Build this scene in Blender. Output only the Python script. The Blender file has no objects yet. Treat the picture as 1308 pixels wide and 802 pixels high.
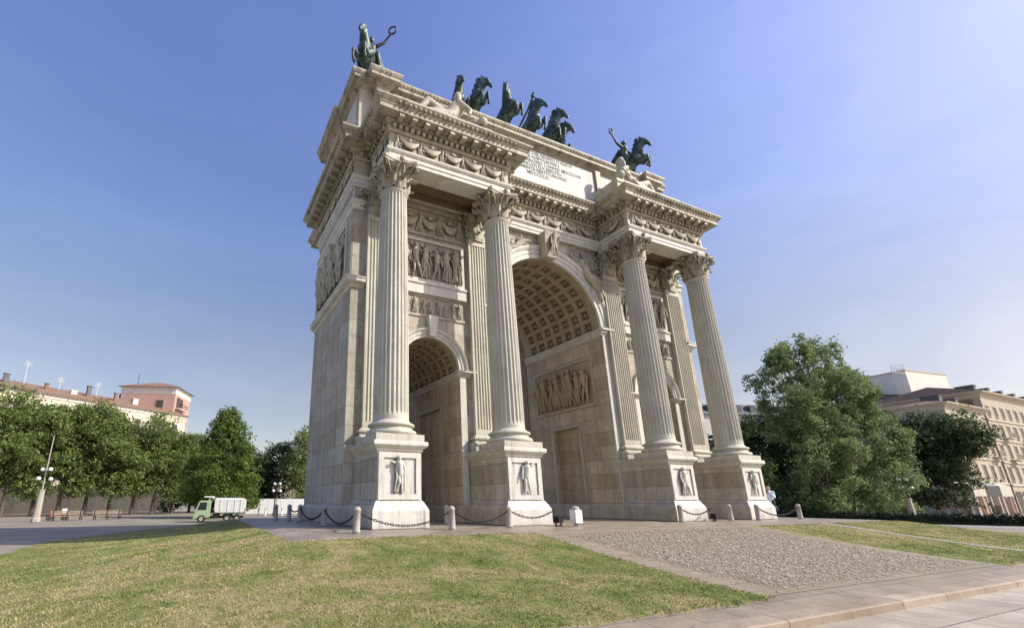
import bpy, bmesh, math, random
import numpy as np
from mathutils import Vector, Matrix
random.seed(7); NP = np.random.default_rng(11)
R = math.radians
sc = bpy.context.scene
COL = sc.collection
PI = math.pi

# ------------------------------------------------------------------ materials
def new_mat(name):
    m = bpy.data.materials.new(name); m.use_nodes = True
    nt = m.node_tree; b = nt.nodes['Principled BSDF']
    return m, nt, b
def nd(nt, t, **k):
    n = nt.nodes.new(t)
    for a, v in k.items():
        if a in n.inputs: n.inputs[a].default_value = v
        else: setattr(n, a, v)
    return n
def ln(nt, a, b): nt.links.new(a, b)
def ramp(nt, fac, stops):
    r = nt.nodes.new('ShaderNodeValToRGB'); e = r.color_ramp.elements
    while len(e) < len(stops): e.new(0.5)
    for el, (p, c) in zip(e, stops):
        el.position = p; el.color = (*c, 1) if len(c) == 3 else c
    ln(nt, fac, r.inputs['Fac']); return r.outputs['Color']
def mixc(nt, fac, a, b, mode='MIX'):
    n = nt.nodes.new('ShaderNodeMix'); n.data_type = 'RGBA'; n.blend_type = mode
    for i, v in ((0, fac), (6, a), (7, b)):
        if hasattr(v, 'links'): ln(nt, v, n.inputs[i])
        elif i == 0: n.inputs[0].default_value = v
        else: n.inputs[i].default_value = (*v, 1)
    return n.outputs[2]
def noise(nt, vec, scale, detail=4, rough=.55, dist=0):
    n = nd(nt, 'ShaderNodeTexNoise'); n.inputs['Scale'].default_value = scale
    n.inputs['Detail'].default_value = detail; n.inputs['Roughness'].default_value = rough
    n.inputs['Distortion'].default_value = dist
    if vec is not None: ln(nt, vec, n.inputs['Vector'])
    return n.outputs['Fac']
def objco(nt): return nt.nodes.new('ShaderNodeTexCoord').outputs['Object']
def worldco(nt): return nt.nodes.new('ShaderNodeNewGeometry').outputs['Position']
def mapping(nt, vec, scale=(1, 1, 1), rot=(0, 0, 0)):
    n = nt.nodes.new('ShaderNodeMapping'); n.inputs['Scale'].default_value = scale; n.inputs['Rotation'].default_value = rot
    ln(nt, vec, n.inputs['Vector']); return n.outputs['Vector']
def bump(nt, b, h, strength=.3, dist=.05):
    n = nt.nodes.new('ShaderNodeBump'); n.inputs['Strength'].default_value = strength; n.inputs['Distance'].default_value = dist
    ln(nt, h, n.inputs['Height']); ln(nt, n.outputs['Normal'], b.inputs['Normal'])

def plain(name, c, rough=.7, metal=0, var=.18, scale=3.0):
    m, nt, b = new_mat(name)
    v = noise(nt, objco(nt), scale, 5)
    d = tuple(x * (1 - var) for x in c); l = tuple(min(1, x * (1 + var)) for x in c)
    ln(nt, ramp(nt, v, [(.3, d), (.7, l)]), b.inputs['Base Color'])
    b.inputs['Roughness'].default_value = rough; b.inputs['Metallic'].default_value = metal
    return m

def marble(name, c, stain=(.33, .27, .18), amt=.45, dark=.55, rough=.62, recess_shade=.7, gd=.35):
    """veined, rain-streaked and soot-stained stone"""
    m, nt, b = new_mat(name); P = worldco(nt)
    n1 = noise(nt, P, .9, 6, .65, .6)
    base = ramp(nt, n1, [(.25, tuple(x * .78 for x in c)), (.5, c), (.75, tuple(min(1, x * 1.1) for x in c))])
    st = noise(nt, mapping(nt, P, (1.6, 1.6, .22)), 1.3, 6, .7)
    f = nt.nodes.new('ShaderNodeMath'); f.operation = 'MULTIPLY'; f.inputs[1].default_value = amt
    ln(nt, ramp(nt, st, [(.5, (0, 0, 0)), (.72, (1, 1, 1))]), f.inputs[0])
    base = mixc(nt, f.outputs[0], base, stain)
    fine = noise(nt, P, 9, 6, .7)
    base = mixc(nt, .35, base, ramp(nt, fine, [(.3, (dark, dark, dark)), (.65, (1, 1, 1))]), 'MULTIPLY')
    rs = noise(nt, mapping(nt, P, (3.2, 3.2, .14)), 1.0, 6, .75, .4)      # black rain streaks, in patches
    rp = noise(nt, P, .35, 4, .6)
    rm = nd(nt, 'ShaderNodeMath', operation='MULTIPLY'); ln(nt, ramp(nt, rs, [(.54, (0, 0, 0)), (.68, (.75, .75, .75))]), rm.inputs[0]); ln(nt, ramp(nt, rp, [(.4, (.25, .25, .25)), (.62, (1, 1, 1))]), rm.inputs[1])
    base = mixc(nt, rm.outputs[0], base, (.15, .135, .105))
    ao = nt.nodes.new('ShaderNodeAmbientOcclusion'); ao.samples = 6; ao.inputs['Distance'].default_value = gd   # occlusion shade painted into recesses, along with soot
    sn_ = nd(nt, 'ShaderNodeMath', operation='MULTIPLY'); sn_.inputs[1].default_value = recess_shade
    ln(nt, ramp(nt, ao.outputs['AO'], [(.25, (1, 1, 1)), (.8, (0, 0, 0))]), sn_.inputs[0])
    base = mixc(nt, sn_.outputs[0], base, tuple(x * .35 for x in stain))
    ln(nt, base, b.inputs['Base Color']); b.inputs['Roughness'].default_value = rough
    bump(nt, b, fine, .25, .02)
    return m

def ashlar(name, c1, c2, tan, bw=1.7, bh=.66, tanamt=.5, mortar=(.2, .18, .15), offs=.5):
    """courses of big stone blocks, each with its own tone"""
    m, nt, b = new_mat(name); P = worldco(nt)
    sep = nt.nodes.new('ShaderNodeSeparateXYZ'); ln(nt, P, sep.inputs[0])
    g = nt.nodes.new('ShaderNodeNewGeometry'); sn = nt.nodes.new('ShaderNodeSeparateXYZ'); ln(nt, g.outputs['True Normal'], sn.inputs[0])
    ab = nd(nt, 'ShaderNodeMath', operation='ABSOLUTE'); ln(nt, sn.outputs[0], ab.inputs[0])
    gt = nd(nt, 'ShaderNodeMath', operation='GREATER_THAN'); gt.inputs[1].default_value = .6; ln(nt, ab.outputs[0], gt.inputs[0])
    mx = nt.nodes.new('ShaderNodeMix'); ln(nt, gt.outputs[0], mx.inputs[0]); ln(nt, sep.outputs[0], mx.inputs[2]); ln(nt, sep.outputs[1], mx.inputs[3])
    cb = nt.nodes.new('ShaderNodeCombineXYZ'); ln(nt, mx.outputs[0], cb.inputs[0]); ln(nt, sep.outputs[2], cb.inputs[1])
    br = nt.nodes.new('ShaderNodeTexBrick'); br.offset = offs; br.squash = 1
    ln(nt, cb.outputs[0], br.inputs['Vector'])
    br.inputs['Color1'].default_value = (0, 0, 0, 1); br.inputs['Color2'].default_value = (1, 1, 1, 1); br.inputs['Mortar'].default_value = (.5, .5, .5, 1)
    br.inputs['Scale'].default_value = 1; br.inputs['Brick Width'].default_value = bw; br.inputs['Row Height'].default_value = bh
    br.inputs['Mortar Size'].default_value = .012; br.inputs['Mortar Smooth'].default_value = .3
    base = ramp(nt, br.outputs['Color'], [(.0, c2), (.35, c1), (.65, tuple(x * .8 for x in c1)), (.8, tan), (1, c2)])
    n1 = noise(nt, P, .55, 7, .7, 1.0)
    base = mixc(nt, ramp(nt, n1, [(.42, (0, 0, 0)), (.7, (tanamt, tanamt, tanamt))]), base, tan)
    n2 = noise(nt, P, 2.7, 8, .72, .8)
    base = mixc(nt, .6, base, ramp(nt, n2, [(.3, (.5, .49, .47)), (.62, (1, 1, 1))]), 'MULTIPLY')
    st = noise(nt, mapping(nt, P, (2.0, 2.0, .15)), 1.0, 5, .7)
    base = mixc(nt, .45, base, ramp(nt, st, [(.4, (.45, .42, .38)), (.6, (1, 1, 1))]), 'MULTIPLY')
    base = mixc(nt, br.outputs['Fac'], base, mortar)
    ln(nt, base, b.inputs['Base Color']); b.inputs['Roughness'].default_value = .7
    inv = nd(nt, 'ShaderNodeMath', operation='SUBTRACT'); inv.inputs[0].default_value = 1; ln(nt, br.outputs['Fac'], inv.inputs[1])
    ad = nd(nt, 'ShaderNodeMath', operation='MULTIPLY_ADD'); ad.inputs[1].default_value = .35; ln(nt, n2, ad.inputs[0]); ln(nt, inv.outputs[0], ad.inputs[2])
    bump(nt, b, ad.outputs[0], .5, .02)
    return m

def foliage(name, dark, mid, light, transl=.35):
    m, nt, b = new_mat(name); P = worldco(nt)
    v = noise(nt, P, .9, 4, .6); f = noise(nt, P, 6, 3, .6)
    c = ramp(nt, v, [(.3, dark), (.5, mid), (.72, light)])
    c = mixc(nt, .6, c, ramp(nt, f, [(.3, (.45, .5, .4)), (.7, (1.25, 1.2, 1.05))]), 'MULTIPLY')
    ln(nt, c, b.inputs['Base Color']); b.inputs['Roughness'].default_value = .6
    b.inputs['Specular IOR Level'].default_value = .25
    t = nt.nodes.new('ShaderNodeBsdfTranslucent'); ln(nt, c, t.inputs['Color'])
    ms = nt.nodes.new('ShaderNodeMixShader'); ms.inputs[0].default_value = transl
    ln(nt, b.outputs[0], ms.inputs[1]); ln(nt, t.outputs[0], ms.inputs[2])
    ln(nt, ms.outputs[0], nt.nodes['Material Output'].inputs['Surface'])
    return m

M = {}
M['ashlar'] = ashlar('marble_ashlar', (.55, .525, .445), (.63, .605, .52), (.48, .41, .30), 2.3, .82, .6)
M['jamb'] = ashlar('warm_ashlar', (.62, .545, .41), (.68, .60, .465), (.52, .42, .275), 2.1, .8, tanamt=.55)
M['white'] = marble('white_marble', (.66, .65, .585), amt=.3, recess_shade=.5)
M['column'] = marble('column_marble', (.55, .535, .45), amt=.5, dark=.5, recess_shade=.6, gd=.25)
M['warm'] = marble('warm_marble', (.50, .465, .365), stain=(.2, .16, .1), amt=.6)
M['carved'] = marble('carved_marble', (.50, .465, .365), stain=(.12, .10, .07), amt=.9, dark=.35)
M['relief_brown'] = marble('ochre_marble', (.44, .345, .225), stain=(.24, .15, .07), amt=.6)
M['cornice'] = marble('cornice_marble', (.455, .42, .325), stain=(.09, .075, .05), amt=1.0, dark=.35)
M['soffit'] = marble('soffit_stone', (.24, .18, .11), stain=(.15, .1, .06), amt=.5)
M['panel'] = marble('inscription_marble', (.56, .555, .51), amt=.3, recess_shade=.3)
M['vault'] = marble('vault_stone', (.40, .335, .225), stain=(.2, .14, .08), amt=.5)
def bronze():
    m, nt, b = new_mat('patinated_bronze'); P = worldco(nt)
    v = noise(nt, mapping(nt, P, (1, 1, .5)), 2.2, 6, .7)
    ln(nt, ramp(nt, v, [(.35, (.018, .026, .025)), (.52, (.05, .075, .07)), (.7, (.20, .30, .27))]), b.inputs['Base Color'])
    b.inputs['Metallic'].default_value = .25; b.inputs['Roughness'].default_value = .48
    return m
M['bronze'] = bronze()
M['letters'] = plain('letter_bronze', (.06, .08, .09), .6)
M['granite'] = plain('granite', (.40, .37, .33), .75, var=.35, scale=40)
M['whitegranite'] = plain('white_granite', (.66, .65, .62), .7, var=.1, scale=30)
M['iron'] = plain('dark_iron', (.022, .022, .024), .55, .6)
M['lampstone'] = plain('lamp_stone', (.40, .37, .31), .8, var=.15)
M['globe'] = plain('opal_glass', (.85, .85, .83), .25, var=.03)
M['tyre'] = plain('rubber', (.02, .02, .02), .8)
M['greenpaint'] = plain('green_paint', (.33, .45, .27), .35, var=.08)
M['dkgreen'] = plain('dark_green_paint', (.06, .12, .07), .5, var=.2)
M['silver'] = plain('dusty_white_metal', (.68, .69, .66), .45, .0, var=.12)
M['glass'] = plain('dark_glass', (.02, .025, .03), .08, var=.1)
M['whitepaint'] = plain('white_paint', (.78, .78, .77), .5, var=.05)
M['wood'] = plain('weathered_wood', (.28, .22, .17), .8, var=.3)
M['bark'] = plain('bark', (.10, .085, .065), .9, var=.4, scale=6)
M['palebark'] = plain('pale_bark', (.26, .23, .17), .9, var=.4, scale=4)
M['cream'] = plain('cream_plaster', (.70, .62, .48), .85, var=.1, scale=.7)
M['offwhite'] = plain('offwhite_plaster', (.74, .71, .64), .85, var=.08, scale=.7)
M['shadewall'] = plain('shaded_wall', (.06, .056, .05), .85, var=.2, scale=.7)  # arcade wall with the tree shade put into its base colour
M['salmon'] = plain('salmon_plaster', (.50, .31, .27), .85, var=.08, scale=.7)
M['beige'] = plain('beige_plaster', (.45, .395, .305), .85, var=.12, scale=.8)
M['beigelight'] = plain('beige_trim', (.55, .495, .395), .8, var=.08)
M['tiles'] = plain('roof_tiles', (.23, .14, .095), .85, var=.35, scale=4)
M['slate'] = plain('slate_roof', (.12, .12, .125), .7, var=.3)
M['shutter'] = plain('window_shutter', (.07, .06, .05), .7, var=.3)
M['brownroof'] = plain('brown_fascia', (.25, .16, .10), .8, var=.25)
M['orange'] = plain('orange_canvas', (.42, .23, .15), .7, var=.15)
M['red'] = plain('red_canvas', (.32, .12, .10), .7, var=.15)
M['canvas'] = plain('cream_canvas', (.55, .51, .42), .7, var=.06)
M['skin'] = plain('skin', (.50, .32, .23), .55, var=.05)
M['shirt'] = plain('light_blue_shirt', (.60, .72, .90), .8, var=.05)
M['trousers'] = plain('dark_trousers', (.03, .035, .05), .85)
M['hair'] = plain('dark_hair', (.03, .022, .016), .6)
M['leaf_row'] = foliage('leaves_olive', (.085, .12, .04), (.19, .25, .08), (.33, .39, .14))
M['leaf_bright'] = foliage('leaves_bright', (.06, .10, .022), (.13, .195, .042), (.23, .30, .075), .35)
M['leaf_dark'] = foliage('leaves_dark', (.018, .032, .014), (.04, .065, .025), (.08, .12, .045), .25)
M['leaf_poplar'] = foliage('leaves_green', (.10, .15, .065), (.22, .29, .13), (.40, .47, .24), .4)
M['leaf_mid'] = foliage('leaves_mid', (.03, .05, .025), (.075, .11, .05), (.16, .20, .09), .3)
M['hedge'] = foliage('hedge_leaves', (.006, .01, .008), (.012, .02, .014), (.03, .04, .02), .15)

# ------------------------------------------------------------------ mesh builder
class MB:
    def __init__(s): s.v = []; s.f = []; s.sm = []
    def add(s, vs, fs, smooth=False):
        o = len(s.v); s.v += [tuple(p) for p in vs]
        s.f += [tuple(i + o for i in f) for f in fs]; s.sm += [smooth] * len(fs); return s
    def quad(s, *p): return s.add(p, [tuple(range(len(p)))])
    def box(s, x0, x1, y0, y1, z0, z1):
        return s.add([(x0, y0, z0), (x1, y0, z0), (x1, y1, z0), (x0, y1, z0), (x0, y0, z1), (x1, y0, z1), (x1, y1, z1), (x0, y1, z1)],
                     [(0, 3, 2, 1), (4, 5, 6, 7), (0, 1, 5, 4), (1, 2, 6, 5), (2, 3, 7, 6), (3, 0, 4, 7)])
    def obox(s, c, ux, uy, hx, hy, z0, z1):
        """box in plan axes ux, uy (unit 2-vectors) around c"""
        pts = []
        for z in (z0, z1):
            for a, b in ((-1, -1), (1, -1), (1, 1), (-1, 1)):
                pts.append((c[0] + ux[0] * hx * a + uy[0] * hy * b, c[1] + ux[1] * hx * a + uy[1] * hy * b, z))
        return s.add(pts, [(0, 3, 2, 1), (4, 5, 6, 7), (0, 1, 5, 4), (1, 2, 6, 5), (2, 3, 7, 6), (3, 0, 4, 7)])
    def lathe(s, prof, n=24, c=(0, 0, 0), smooth=True):
        vs = []; fs = []
        for r, z in prof:
            for i in range(n):
                a = 2 * PI * i / n; vs.append((c[0] + r * math.cos(a), c[1] + r * math.sin(a), c[2] + z))
        for k in range(len(prof) - 1):
            for i in range(n):
                j = (i + 1) % n; fs.append((k * n + i, k * n + j, (k + 1) * n + j, (k + 1) * n + i))
        s.add(vs, fs, smooth)
        return s
    def sweep(s, prof, path, closed=True, cap=False):
        """prof [(out, z)], plan path counter-clockwise; mitred mouldings"""
        n = len(path); P = [Vector(p) for p in path]; offs = []
        for i in range(n):
            if closed or 0 < i < n - 1:
                d0 = (P[i] - P[i - 1]).normalized(); d1 = (P[(i + 1) % n] - P[i]).normalized()
            elif i == 0: d0 = d1 = (P[1] - P[0]).normalized()
            else: d0 = d1 = (P[-1] - P[-2]).normalized()
            n0 = Vector((d0.y, -d0.x)); n1 = Vector((d1.y, -d1.x))
            m = n0 + n1; offs.append(m / max(.15, (1 + n0.dot(n1))))
        vs = []; fs = []
        for o, z in prof:
            for p, m in zip(P, offs): vs.append((p.x + m.x * o, p.y + m.y * o, z))
        e = n if closed else n - 1
        for k in range(len(prof) - 1):
            for i in range(e):
                j = (i + 1) % n; fs.append((k * n + i, k * n + j, (k + 1) * n + j, (k + 1) * n + i))
        s.add(vs, fs)
        if cap: s.add([vs[(len(prof) - 1) * n + i] for i in range(n)], [tuple(range(n))])
        return s
    def tube(s, pts, rad, n=8, closed=False, smooth=True):
        P = [Vector(p) for p in pts]; k = len(P); vs = []; fs = []
        rr = rad if isinstance(rad, (list, tuple)) else [rad] * k
        for i in range(k):
            a = P[(i - 1) % k] if (closed or i > 0) else P[i]; b = P[(i + 1) % k] if (closed or i < k - 1) else P[i]
            t = (b - a).normalized(); u = t.orthogonal().normalized() if abs(t.z) > .95 else t.cross(Vector((0, 0, 1))).normalized()
            w = t.cross(u)
            for j in range(n):
                q = 2 * PI * j / n; p = P[i] + (u * math.cos(q) + w * math.sin(q)) * rr[i]; vs.append(p[:])
        for i in range(k if closed else k - 1):
            for j in range(n):
                a, b = i * n + j, i * n + (j + 1) % n; c, d = ((i + 1) % k) * n + j, ((i + 1) % k) * n + (j + 1) % n
                fs.append((a, b, d, c))
        s.add(vs, fs, smooth)
        if not closed: s.add(vs[:n], [tuple(range(n))[::-1]]); s.add(vs[-n:], [tuple(range(n))])
        return s
    def ball(s, c, r, n=10, m=6, sx=1, sy=1, sz=1):
        vs = []; fs = []
        for k in range(m + 1):
            t = PI * k / m
            for i in range(n):
                a = 2 * PI * i / n
                vs.append((c[0] + sx * r * math.sin(t) * math.cos(a), c[1] + sy * r * math.sin(t) * math.sin(a), c[2] - sz * r * math.cos(t)))
        for k in range(m):
            for i in range(n):
                j = (i + 1) % n; fs.append((k * n + i, k * n + j, (k + 1) * n + j, (k + 1) * n + i))
        return s.add(vs, fs, True)
    def cone(s, p0, r0, p1, r1, n=10):
        """rounded tapered capsule"""
        s.ball(p0, r0, n, max(6, n // 2)); s.ball(p1, r1, n, max(6, n // 2))
        if (Vector(p1) - Vector(p0)).length > 1e-4: s.tube([p0, p1], [r0 * .995, r1 * .995], n)
        return s
    def extend(s, o, fn=lambda p: p):
        k = len(s.v); s.v += [tuple(fn(p)) for p in o.v]; s.f += [tuple(i + k for i in f) for f in o.f]; s.sm += o.sm; return s
    def mesh(s, name):
        me = bpy.data.meshes.new(name); me.from_pydata(s.v, [], s.f)
        me.polygons.foreach_set('use_smooth', s.sm); me.update(); return me
    def build(s, name, mat, parent=None, fix=False):
        me = s.mesh(name)
        if fix:
            bm = bmesh.new(); bm.from_mesh(me); bmesh.ops.recalc_face_normals(bm, faces=bm.faces); bm.to_mesh(me); bm.free()
        return link(name, me, mat, parent)

def link(name, me, mat, parent=None):
    if mat is not None and not me.materials: me.materials.append(mat)
    o = bpy.data.objects.new(name, me); COL.objects.link(o); o.parent = parent; return o
def tag(o, label=None, cat=None, group=None, kind=None):
    if label: o['label'] = label
    if cat: o['category'] = cat
    if group: o['group'] = group
    if kind: o['kind'] = kind
    return o
def thing(name, label, cat, loc=(0, 0, 0), rz=0, group=None, scale=1):
    o = bpy.data.objects.new(name, None); COL.objects.link(o); o.empty_display_size = .3
    o.location = loc; o.rotation_euler = (0, 0, rz); o.scale = (scale,) * 3
    return tag(o, label, cat, group)
def dup(root, loc, rz=0, label=None, scale=None):
    def rec(o, par):
        c = o.copy(); COL.objects.link(c); c.parent = par
        for ch in list(o.children): rec(ch, c)
        return c
    r = rec(root, None); r.location = loc; r.rotation_euler = (0, 0, rz)
    if label: r['label'] = label
    if scale: r.scale = scale if isinstance(scale, tuple) else (scale,) * 3
    return r

def sculpt(mb, voxel, smooth=4, name='sculpture'):
    """merge overlapping rounded forms into one continuous carved surface"""
    me = mb.mesh('tmp'); o = bpy.data.objects.new('tmp', me); COL.objects.link(o)
    r = o.modifiers.new('r', 'REMESH'); r.mode = 'VOXEL'; r.voxel_size = voxel; r.use_smooth_shade = True
    if smooth:
        s = o.modifiers.new('s', 'SMOOTH'); s.factor = .5; s.iterations = smooth
    dg = bpy.context.evaluated_depsgraph_get(); dg.update()
    out = bpy.data.meshes.new_from_object(o.evaluated_get(dg), depsgraph=dg); out.name = name
    bpy.data.objects.remove(o); bpy.data.meshes.remove(me)
    for p in out.polygons: p.use_smooth = True
    return out

# ------------------------------------------------------------------ camera
cam = bpy.data.cameras.new('camera'); co = bpy.data.objects.new('camera', cam); COL.objects.link(co)
co.location = (-17.752, -17.402, .962); co.rotation_euler = (R(90 + 17.127), 0, R(-24.47))
cam.sensor_width = 36; cam.lens = 595.16 / 1308 * 36
cam.shift_x = (654 - 524.3) / 1308; cam.shift_y = (455.5 - 401) / 1308
cam.clip_end = 3000; cam.clip_start = .05
sc.camera = co
sc.view_settings.view_transform = 'Standard'; sc.view_settings.look = 'None'
sc.view_settings.exposure = 0; sc.view_settings.gamma = 1

# ------------------------------------------------------------------ light
SUN_AZ, SUN_EL = 129.0, 38.0          # compass bearing from +Y, elevation
w = bpy.data.worlds.new('World'); sc.world = w; w.use_nodes = True
nt = w.node_tree; bg = nt.nodes['Background']
sky = nt.nodes.new('ShaderNodeTexSky'); sky.sky_type = 'NISHITA'; sky.sun_disc = False
sky.sun_elevation = R(SUN_EL); sky.sun_rotation = R(SUN_AZ); sky.altitude = 120
sky.air_density = 1.0; sky.dust_density = 2.0; sky.ozone_density = 2.2
wz = nt.nodes.new('ShaderNodeSeparateXYZ'); ln(nt, nt.nodes.new('ShaderNodeTexCoord').outputs['Generated'], wz.inputs[0])
hz = ramp(nt, wz.outputs[2], [(0, (.80, .68, .57)), (.18, (.72, .575, .53)), (.30, (.72, .60, .565)), (.5, (.78, .72, .84)), (.8, (.80, .76, 1.04))])
hz = mixc(nt, 1.0, hz, (2.3, 2.26, 2.2), 'MULTIPLY')
tcg = nt.nodes.new('ShaderNodeTexCoord').outputs['Generated']
cl = noise(nt, mapping(nt, tcg, (1.2, 2.2, 5.0), (0, 0, .5)), 1.6, 6, .6, .8)
hz = mixc(nt, 1.0, hz, ramp(nt, cl, [(.35, (.96, .97, .985)), (.7, (1.10, 1.075, 1.035))]), 'MULTIPLY')
tint = mixc(nt, 1.0, sky.outputs[0], hz, 'MULTIPLY')
ln(nt, tint, bg.inputs['Color']); bg.inputs['Strength'].default_value = .12
sd = Vector((math.sin(R(SUN_AZ)) * math.cos(R(SUN_EL)), math.cos(R(SUN_AZ)) * math.cos(R(SUN_EL)), math.sin(R(SUN_EL))))
sl = bpy.data.lights.new('sun', 'SUN'); sl.energy = 5.0; sl.angle = R(.53); sl.color = (1, .955, .82)
so = bpy.data.objects.new('sun', sl); COL.objects.link(so); so.rotation_euler = (-sd).to_track_quat('-Z', 'Y').to_euler(); so.location = sd * 120

# ------------------------------------------------------------------ ground
def gz(x, y):
    dx = max(-14.6 - x, 0, x - 15.5); dy = max(-4.3 - y, 0, y - 13)
    d = math.hypot(dx, dy)
    return -1.0 * (1 - math.exp(-(d / 5.4) ** 1.35)) if d > 0 else 0.0
def sheet(xs, ys, lift):
    xs = list(xs); ys = list(ys); nx = len(xs)
    vs = [(x, y, gz(x, y) + lift) for y in ys for x in xs]
    fs = [(j * nx + i, j * nx + i + 1, (j + 1) * nx + i + 1, (j + 1) * nx + i) for j in range(len(ys) - 1) for i in range(nx - 1)]
    return MB().add(vs, fs, True)
def lin(a, b, step): n = max(1, int(round((b - a) / step))); return [a + (b - a) * i / n for i in range(n + 1)]
def mat_asphalt():
    m, nt, b = new_mat('ground_asphalt'); P = worldco(nt)
    a = noise(nt, P, .25, 6, .6); f = noise(nt, P, 25, 4, .7)
    c = ramp(nt, a, [(.3, (.22, .19, .14)), (.6, (.31, .27, .20)), (.8, (.37, .32, .245))])
    c = mixc(nt, .5, c, ramp(nt, f, [(.3, (.6, .6, .6)), (.7, (1.1, 1.1, 1.1))]), 'MULTIPLY')
    ln(nt, c, b.inputs['Base Color']); b.inputs['Roughness'].default_value = .85; bump(nt, b, f, .3, .01); return m
def mat_slabs(name, c1, c2, bw, bh, mort, rough=.6, rot=0, dirt=None):
    m, nt, b = new_mat(name); P = worldco(nt)
    br = nt.nodes.new('ShaderNodeTexBrick'); ln(nt, mapping(nt, P, (1, 1, 1), (0, 0, rot)), br.inputs['Vector'])
    br.inputs['Color1'].default_value = (*c1, 1); br.inputs['Color2'].default_value = (*c2, 1); br.inputs['Mortar'].default_value = (*mort, 1)
    br.inputs['Scale'].default_value = 1; br.inputs['Brick Width'].default_value = bw; br.inputs['Row Height'].default_value = bh
    br.inputs['Mortar Size'].default_value = .02; br.inputs['Mortar Smooth'].default_value = .4
    n1 = noise(nt, P, 1.1, 7, .7); n2 = noise(nt, P, 18, 5, .7)
    c = mixc(nt, .75, br.outputs['Color'], ramp(nt, n1, [(.3, (.5, .48, .45)), (.65, (1.1, 1.1, 1.1))]), 'MULTIPLY')
    c = mixc(nt, .5, c, ramp(nt, n2, [(.3, (.6, .6, .6)), (.7, (1.15, 1.15, 1.15))]), 'MULTIPLY')
    if dirt: c = mixc(nt, ramp(nt, noise(nt, P, .9, 7, .72, .6), [(.46, (0, 0, 0)), (.68, (.85, .85, .85))]), c, dirt)
    ln(nt, c, b.inputs['Base Color'])
    ln(nt, ramp(nt, n1, [(.3, (rough - .2,) * 3), (.7, (rough + .15,) * 3)]), b.inputs['Roughness'])
    bump(nt, b, n2, .35, .015); return m
def lawn_patches(nt, P, k=1.0):
    a = noise(nt, P, .5, 7, .7, 1.1)
    return ramp(nt, a, [(p, tuple(min(1, x * k) for x in c)) for p, c in ((.30, (.12, .175, .045)), (.43, (.22, .25, .08)), (.53, (.31, .30, .125)), (.59, (.42, .355, .19)), (.66, (.26, .27, .10)), (.8, (.17, .205, .06)))])
def mat_lawn():
    m, nt, b = new_mat('lawn_grass'); P = worldco(nt)
    f = noise(nt, P, 5, 6, .75); g = noise(nt, P, 45, 3, .7); c = lawn_patches(nt, P)
    c = mixc(nt, .75, c, ramp(nt, f, [(.3, (.55, .6, .42)), (.5, (1, 1, .95)), (.7, (1.45, 1.3, 1.2))]), 'MULTIPLY')
    c = mixc(nt, .7, c, ramp(nt, g, [(.3, (.5, .5, .5)), (.7, (1.3, 1.3, 1.3))]), 'MULTIPLY')
    ln(nt, c, b.inputs['Base Color']); b.inputs['Roughness'].default_value = .9; b.inputs['Specular IOR Level'].default_value = .1
    ad = nd(nt, 'ShaderNodeMath', operation='ADD'); ln(nt, f, ad.inputs[0]); ln(nt, g, ad.inputs[1])
    bump(nt, b, ad.outputs[0], .9, .06); return m
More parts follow.
